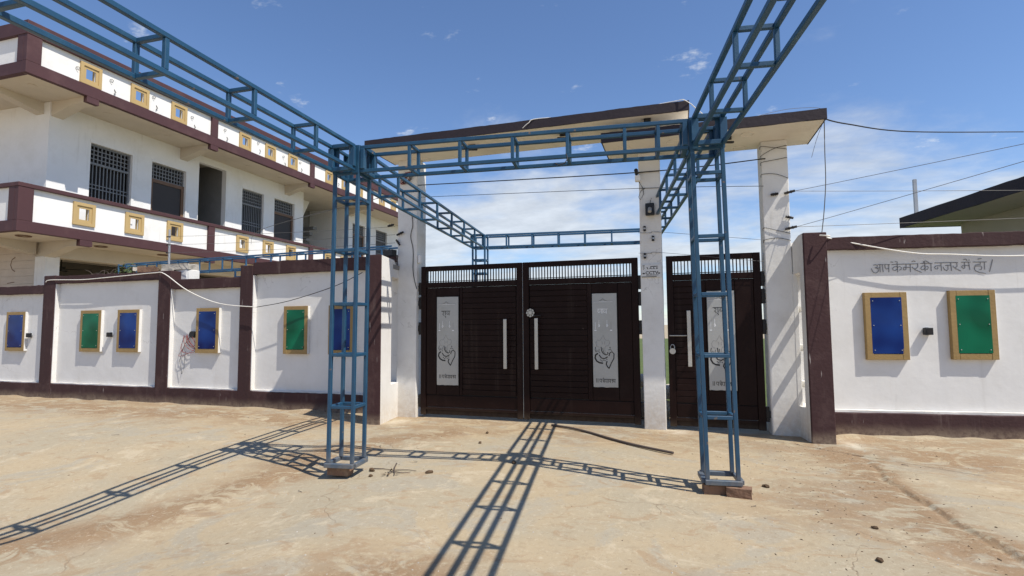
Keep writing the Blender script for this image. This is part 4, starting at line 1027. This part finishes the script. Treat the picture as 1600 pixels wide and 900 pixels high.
# insulators
k = 0
for (x, z, lb) in ((-.46, 3.09, 'dark reel insulator on the middle pillar, just below the black box'), (-.335, 2.93, 'dark reel insulator on the right side of the middle pillar'), (-.465, 2.66, 'dark reel insulator on the middle pillar right above the notice')):
    t = thing('insulator', (x, 8.47, z), lb, 'insulator', 'fence wire insulators on the middle pillar')
    mb = MB(); mb.cyl((x, 8.48, z - .04), (x, 8.48, z + .04), .019, 10); mb.build('reel', M['hinge'], t)
    mb = MB(); mb.cyl((x, 8.48, z - .012), (x, 8.48, z + .012), .026, 10); mb.build('collar', M['galv'], t)
for (x, y, z, dx, dz, lb) in ((1.60, 8.47, 3.50, .14, .03, 'upper dark strain insulator at the right pillar edge'), (1.585, 8.47, 3.13, .10, -.03, 'middle dark strain insulator at the right pillar edge'), (1.60, 8.47, 2.975, .15, .03, 'lower dark strain insulator at the right pillar edge'),
                              (1.40, 8.47, 3.485, .10, .01, 'dark strain insulator on the face of the right pillar'), (-4.78, 8.46, 3.10, .07, -.1, 'lowest dark strain insulator at the left pillar edge'), (-4.74, 8.46, 3.26, .13, .05, 'middle dark strain insulator at the left pillar edge'), (-4.93, 8.46, 3.42, .12, .02, 'upper dark strain insulator at the left pillar edge')):
    t = thing('insulator', (x, y, z), lb, 'insulator', 'strain insulators on the outer pillars')
    p = Vector((x - dx / 2, y, z - dz / 2)); q = Vector((x + dx / 2, y, z + dz / 2))
    MB().tube([p, p.lerp(q, .15), p.lerp(q, .5), p.lerp(q, .85), q], .018, 8).build('insulator_body', M['hinge'], t)
    MB().cyl(p.lerp(q, .3), p.lerp(q, .36), .024, 8).build('rib', M['hinge'], t); MB().cyl(p.lerp(q, .62), p.lerp(q, .68), .024, 8).build('rib', M['hinge'], t)
# dark floodlight on bracket at the left pillar
fb = thing('floodlight', (-4.9, 8.4, 2.84), 'dark slab floodlight bracketed to the left side of the left gate pillar', 'floodlight')
MB(rot_T((-4.87, 8.35, 2.84), -.25)).box(-.11, .10, -.06, .06, 0, .11).build('housing', M['black'], fb, .008)
MB().tube([(-4.78, 8.42, 2.84), (-4.79, 8.45, 2.68), (-4.9, 8.45, 2.64)], .006, 6).build('bracket', M['galv'], fb)
# conduit/cable down the left pillar and red tangle at its top
cable('cable', [(-4.52, 8.49, 3.6), (-4.50, 8.485, 3.4), (-4.54, 8.485, 3.2), (-4.49, 8.485, 2.95), (-4.49, 8.485, 2.6), (-4.46, 8.49, 2.4), (-4.42, 8.5, 2.25)], .006, M['cable'], 'dark cable snaking down the face of the left gate pillar')
rtg = thing('wire_tangle', (-4.65, 8.47, 4.3), 'tangle of red and black wires near the top of the left gate pillar', 'wires')
for k in range(7):
    pts = [(-4.66 + .10 * math.sin(i * .8 + k * 1.3) + .012 * k, 8.485 - .02 * abs(math.sin(i + k)), 4.27 + .11 * math.cos(i * .7 + k) ) for i in range(12)]
    MB().tube(pts, .005, 5).build('loop', M['copper'] if k < 4 else M['cable'], rtg)
wbx = MB(); wbx.box(-4.415, -4.36, 8.52, 8.6, 2.72, 2.86); tag(wbx.build('junction_box', M['white2'], None, .01), 'small white junction box on the right side of the left pillar', 'junction box')

# ------------------------------------------------------------------ wires
GW = 'fence wires strung between pillars'
cable('wire', [(-4.4, 8.48, 4.12), (-.5, 8.47, 3.99), (1.3, 8.48, 4.03)], .0085, M['cable'], 'thick dark cable strung between the pillars just under the canopies', 'wire', None, 6, 10)
cable('wire', [(-4.4, 8.48, 3.9), (-.5, 8.48, 3.735), (1.26, 8.48, 3.62)], .0045, M['cable'], 'dark wire strung between the pillars below the thick cable', 'wire', None, 5, 10)
for z0, z1, lb in ((3.60, 3.40, 'topmost thin fence wire running from the left pole to the left pillar'), (3.42, 3.25, 'middle thin fence wire running from the left pole to the left pillar'), (3.24, 3.10, 'lowest thin fence wire running from the left pole to the left pillar')):
    cable('wire', [(-10.65, 8.8, z0), (-4.85, 8.48, z1)], .0035, M['wire'], lb, 'wire', None, 5, 12, .03)
for z, lb in ((3.02, 'thin wire wrapped across the middle pillar to the wicket, upper one'), (2.70, 'thin wire wrapped across the middle pillar to the wicket, lower one')):
    cable('wire', [(-.56, 8.485, z + .01), (-.37, 8.485, z), (-.2, 8.485, z), (1.25, 8.50, z - .2)], .003, M['wire'], lb, 'wire', None, 5, 6)
for i, (a, b) in enumerate((((1.66, 8.47, 3.51), (4.997, 9.2, 3.433)), ((1.66, 8.47, 3.51), (3.891, 7.0, 3.561)), ((1.67, 8.47, 2.985), (3.882, 7.0, 3.402)), ((1.67, 8.47, 2.985), (4.974, 9.2, 3.055)))):
    e = Vector(a).lerp(Vector(b), 1.6)
    cable('wire', [a, tuple(e)], .0035, M['wire'], ['upper thin wire running level from the right pillar over the right wall', 'thin wire rising steeply from the upper insulator of the right pillar', 'thin wire rising from the lower insulator of the right pillar', 'lower thin wire running level from the right pillar across the eave'][i], 'wire', None, 5, 12, .01)
for i, (z0, z1) in enumerate(((4.22, 4.15), (4.08, 4.20), (3.98, 4.02), (3.80, 3.72), (3.0, 2.90), (2.82, 2.80))):
    cable('wire', [(1.235, 8.52, z0 - .04), (1.25, 8.49, z0), (1.42, 8.485, (z0 + z1) / 2 + .03 * (i % 2)), (1.58, 8.49, z1), (1.585, 8.55, z1)], .004, M['cable'], ['first', 'second', 'third', 'fourth', 'fifth', 'sixth'][i] + ' dark wire from the top wrapped round the right gate pillar', 'wire', 'wires wrapped round the right pillar', 5, 5)
cable('cable', [(1.935, 7.83, 4.31), (2.3, 8.2, 4.33), (3.5, 9.5, 4.54), (6.2, 12.0, 5.10)], .009, M['cable'], 'thick dark cable running from the lower canopy corner off to the right', 'cable', None, 6, 8)
cable('cable', [(1.93, 7.82, 4.30), (1.95, 7.95, 3.9), (1.955, 8.0, 3.5), (1.93, 8.05, 3.1), (1.90, 8.08, 2.83)], .006, M['wire'], 'thin pale cable dropping from the canopy corner to the right wing wall')
cable('cable', [(1.93, 7.82, 4.30), (1.87, 7.98, 4.1), (1.80, 8.0, 3.85)], .003, M['wire'], 'short thin wire dangling from the canopy corner')
cable('cable', [(1.86, 8.03, 2.78), (1.98, 8.035, 2.765)] + [tuple(TRW @ Vector((u, -.03, z))) for u, z in ((-.02, 2.835), (.5, 2.70), (1.1, 2.575), (1.55, 2.545), (2.3, 2.50), (3.5, 2.52))], .0095, M['wcable'], 'white cable sagging along the coping of the right boundary wall')
cable('cable', [(-14.1, 8.59, 2.68), (-13.95, 8.595, 2.725), (-12.95, 8.595, 2.70), (-12.35, 8.595, 2.715), (-11.578, 8.595, 2.745), (-10.75, 8.59, 2.775), (-10.434, 8.58, 2.74), (-9.748, 8.56, 2.36), (-8.897, 8.54, 2.08), (-7.935, 8.52, 1.99)], .0095, M['wcable'], 'white cable looping along the left wall and sagging past its second pier')
cable('cable', [(-7.935, 8.52, 1.99), (-7.177, 8.54, 2.1), (-6.17, 8.57, 2.36), (-5.6, 8.6, 2.6)], .007, M['cable'], 'dark cable rising from the sagging white cable to the wall top')
for i, (x, y, zt, zb) in enumerate(((-12.45, 14.0, 8.6, 4.3), (-11.8, 14.6, 8.4, 5.0))): pass
cable('wire', [(-16.2, 17.0, 4.9), (-12.0, 13.0, 4.55), (-4.9, 8.5, 4.0)], .007, M['wire'], 'slanting service wire from the hall balcony to the left pillar', 'wire', None, 5, 10)

# ------------------------------------------------------------------ odds and ends on the left wall
def lump(x, y, z, sx, sy, sz, mt, seed, parent=None, name='rubble'):
    bm = bmesh.new(); bmesh.ops.create_cube(bm, size=1); bmesh.ops.subdivide_edges(bm, edges=list(bm.edges), cuts=3, use_grid_fill=True)
    for v in bm.verts:
        v.co = Vector((v.co.x * sx, v.co.y * sy, v.co.z * sz))
        v.co += noise.noise_vector(v.co * 6 + Vector((seed, seed * 2, 0))) * min(sx, sz) * .22
    me = bpy.data.meshes.new(name); bm.to_mesh(me); bm.free(); me.materials.append(M[mt])
    o = bpy.data.objects.new(name, me); link(o, parent, rot_T((x, y, z), seed % 1.0)); return o
pr_ = thing('wall_pier', (-10.45, 8.9, 2.6), 'short white pier with crumbling cement cap on the left wall', 'pier')
MB().box(-10.50, -10.16, 8.86, 9.2, 2.3, 2.86).build('pier_block', M['white'], pr_, .012)
lump(-10.48, 8.98, 2.92, .62, .38, .13, 'rubble', 3.2, pr_, 'cement_cap'); lump(-10.62, 8.9, 2.82, .28, .3, .12, 'rubble', 5.2, pr_, 'cement_cap')
fp = thing('fence_pole', (-10.66, 8.86, 2.9), 'thin grey pole with wire pegs standing on the crumbling pier', 'pole')
MB().cyl((-10.66, 8.86, 2.85), (-10.68, 8.86, 3.76), .022, 10).build('pole_tube', M['galv'], fp)
for z in (3.24, 3.42, 3.60): MB().cyl((-10.74, 8.85, z), (-10.65, 8.85, z), .014, 8).build('peg', M['hinge'], fp)
tag(lump(-11.2, 8.82, 2.88, .36, .2, .12, 'brick', 2.3), 'broken reddish brick lying on the left wall coping beside the pier', 'brick')
tag(lump(-11.42, 8.78, 2.90, .2, .16, .1, 'rubble', 7.7), 'pale lump of mortar on the wall coping left of the broken brick', 'rubble')
wd = thing('dry_weeds', (-11.95, 8.85, 2.8), 'small clump of leafy weeds and dry twigs on the left wall coping', 'plant')
lf = MB()
for k in range(150):
    x = random.gauss(-11.85, .22); y = random.uniform(8.68, 9.05); z = 2.82 + abs(random.gauss(0, .11))
    s = random.uniform(.025, .06); a = Vector((random.uniform(-1, 1), random.uniform(-1, 1), random.uniform(-.4, 1))).normalized() * s; b = a.cross(Vector((random.random(), random.random(), 1))).normalized() * s * .35
    c = Vector((x, y, z)); lf.add([c - a, c + b, c + a, c - b], [(0, 1, 2, 3)])
lf.build('leaves', M['plant'], wd)
tw = MB()
for k in range(16):
    x = random.uniform(-12.9, -11.5); c = Vector((x, 8.72, 2.81)); e = c + Vector((random.uniform(-.35, .35), random.uniform(-.08, .2), random.uniform(.0, .16)))
    tw.tube([c, c.lerp(e, .5) + Vector((0, 0, .03)), e], .006, 5, .003)
tw.build('twigs', M['pole'], wd)

# ------------------------------------------------------------------ things on the ground
pts = [(-1.95, 8.33, .02), (-1.62, 8.16, .022), (-1.3, 7.92, .02), (-.9, 7.52, .02), (-.517, 7.21, .018), (-.10, 6.95, .016)]
cable('pole', pts, .017, M['pole'], 'long dark weathered pole lying on the ground before the gate', 'pole', None, 8, 5)
br = thing('dry_branch', (-3.06, 5.35, 0), 'dry forked branch lying on the ground right of the left tower', 'branch')
def gp(x, y, h=.012): return (x, y, gheight(x, y) + h)
for pl, r in (([(-3.16, 5.60), (-3.10, 5.45), (-3.04, 5.33), (-2.98, 5.24), (-2.94, 5.16)], .009), ([(-3.34, 5.36), (-3.2, 5.37), (-3.06, 5.34)], .006), ([(-3.05, 5.34), (-2.9, 5.38), (-2.78, 5.36)], .005), ([(-3.0, 5.28), (-2.9, 5.26), (-2.82, 5.30)], .005), ([(-3.02, 5.30), (-3.04, 5.2), (-3.0, 5.12)], .005)):
    MB().tube([gp(*q) for q in pl], r, 6, r * .5).build('twig', M['pole'], br)
for k in range(7):
    x, y = random.gauss(-2.99, .07), random.gauss(5.27, .08); mb = MB(); c = Vector(gp(x, y, .02)); a = Vector((random.uniform(-1, 1), random.uniform(-1, 1), random.uniform(-.2, .6))).normalized() * .035; b = a.cross(Vector((.3, .2, 1))).normalized() * .014
    mb.add([c - a, c + b, c + a, c - b], [(0, 1, 2, 3)]); mb.build('leaf', M['leaf'], br)
def clod(x, y, s, label, mt='leaf', flat=.5):
    bm = bmesh.new(); bmesh.ops.create_icosphere(bm, subdivisions=2, radius=s)
    for v in bm.verts: v.co = Vector((v.co.x, v.co.y * .6, v.co.z * flat)) * (1 + .5 * noise.noise(v.co * (2.2 / s) + Vector((x, y, 0)) * 5))
    me = bpy.data.meshes.new('clod'); bm.to_mesh(me); bm.free(); me.materials.append(M[mt])
    o = bpy.data.objects.new('clod', me); link(o, None, rot_T(gp(x, y, s * flat * .5), random.random() * 3)); return tag(o, label, 'clod', 'clods and crumpled leaves on the ground')
clod(-2.62, 5.35, .042, 'brown curled leaf lump on the ground right of the forked branch')
clod(-3.30, 5.30, .045, 'dark crumpled leaf on the ground at the foot of the left tower')
clod(-3.20, 5.12, .032, 'small dark clod on the ground between left tower and branch')
clod(-1.86, 6.0, .042, 'dark leaf lying just below the crossing of the truss shadows')
clod(.78, 5.85, .04, 'dark purple lump on the ground right of the right tower')
clod(1.42, 4.9, .028, 'brown clod lying left of the ground crack near its middle')
clod(1.25, 4.25, .033, 'brown clod with twigs on the ground at the lower right')
clod(-2.62, 6.9, .035, 'small dark clod on the ground before the left gate leaf')
clod(-2.75, 7.55, .035, 'small dark clod on the ground close to the left gate leaf')
# scattered litter: bits too many to count
lit = MB()
for k in range(900):
    x = random.uniform(-11, 4.5); y = random.uniform(2.2, 8.5)
    if random.random() < .5: x = random.gauss(1.4, .6); y = random.uniform(3.0, 8.2)
    elif noise.noise(Vector((x * .8, y * .8, 4))) < .0: continue
    s = random.uniform(.003, .011) * (1.6 if random.random() < .06 else 1); g = gheight(x, y)
    a = random.uniform(0, 6.28); ca, sa = math.cos(a), math.sin(a); l, w_, h = s * random.uniform(.8, 1.8), s * random.uniform(.3, .8), s * random.uniform(.25, .7)
    vs = [(x + ca * u - sa * v, y + sa * u + ca * v, g + z) for u, v, z in ((-l, 0, 0), (0, -w_, 0), (l, 0, h * .4), (0, w_, 0), (0, 0, h))]
    lit.add(vs, [(0, 1, 4), (1, 2, 4), (2, 3, 4), (3, 0, 4)])
tag(lit.build('ground_litter', M['leaf']), 'scatter of dry leaf bits and grit over the dusty concrete', 'litter', kind='stuff')
lit = MB()
for k in range(900):
    x = random.uniform(-11, 4.5); y = random.uniform(2.2, 8.5); s = random.uniform(.003, .010); g = gheight(x, y); a = random.uniform(0, 6.28)
    vs = [(x + s * math.cos(a + q) * random.uniform(.7, 1.2), y + s * math.sin(a + q) * random.uniform(.7, 1.2), g) for q in (0, 1.57, 3.14, 4.71)] + [(x, y, g + s * .7)]
    lit.add(vs, [(0, 1, 4), (1, 2, 4), (2, 3, 4), (3, 0, 4)])
tag(lit.build('loose_grit', M['rubble']), 'pale loose grit and mortar crumbs over the dusty concrete', 'grit', kind='stuff')
# twigs lying about
tws = MB()
for k in range(16):
    x = random.uniform(-9, 3.5); y = random.uniform(2.5, 8.0); a = random.uniform(0, 6.28); l = random.uniform(.04, .11)
    p0 = gp(x, y, .004); p2 = gp(x + l * math.cos(a), y + l * math.sin(a), .006); p1 = gp(x + .5 * l * math.cos(a + .3), y + .5 * l * math.sin(a + .3), .01)
    tws.tube([p0, p1, p2], .003, 5, .0015)
tag(tws.build('scattered_twigs', M['pole']), 'thin dry twigs scattered over the dusty concrete', 'twigs', kind='stuff')
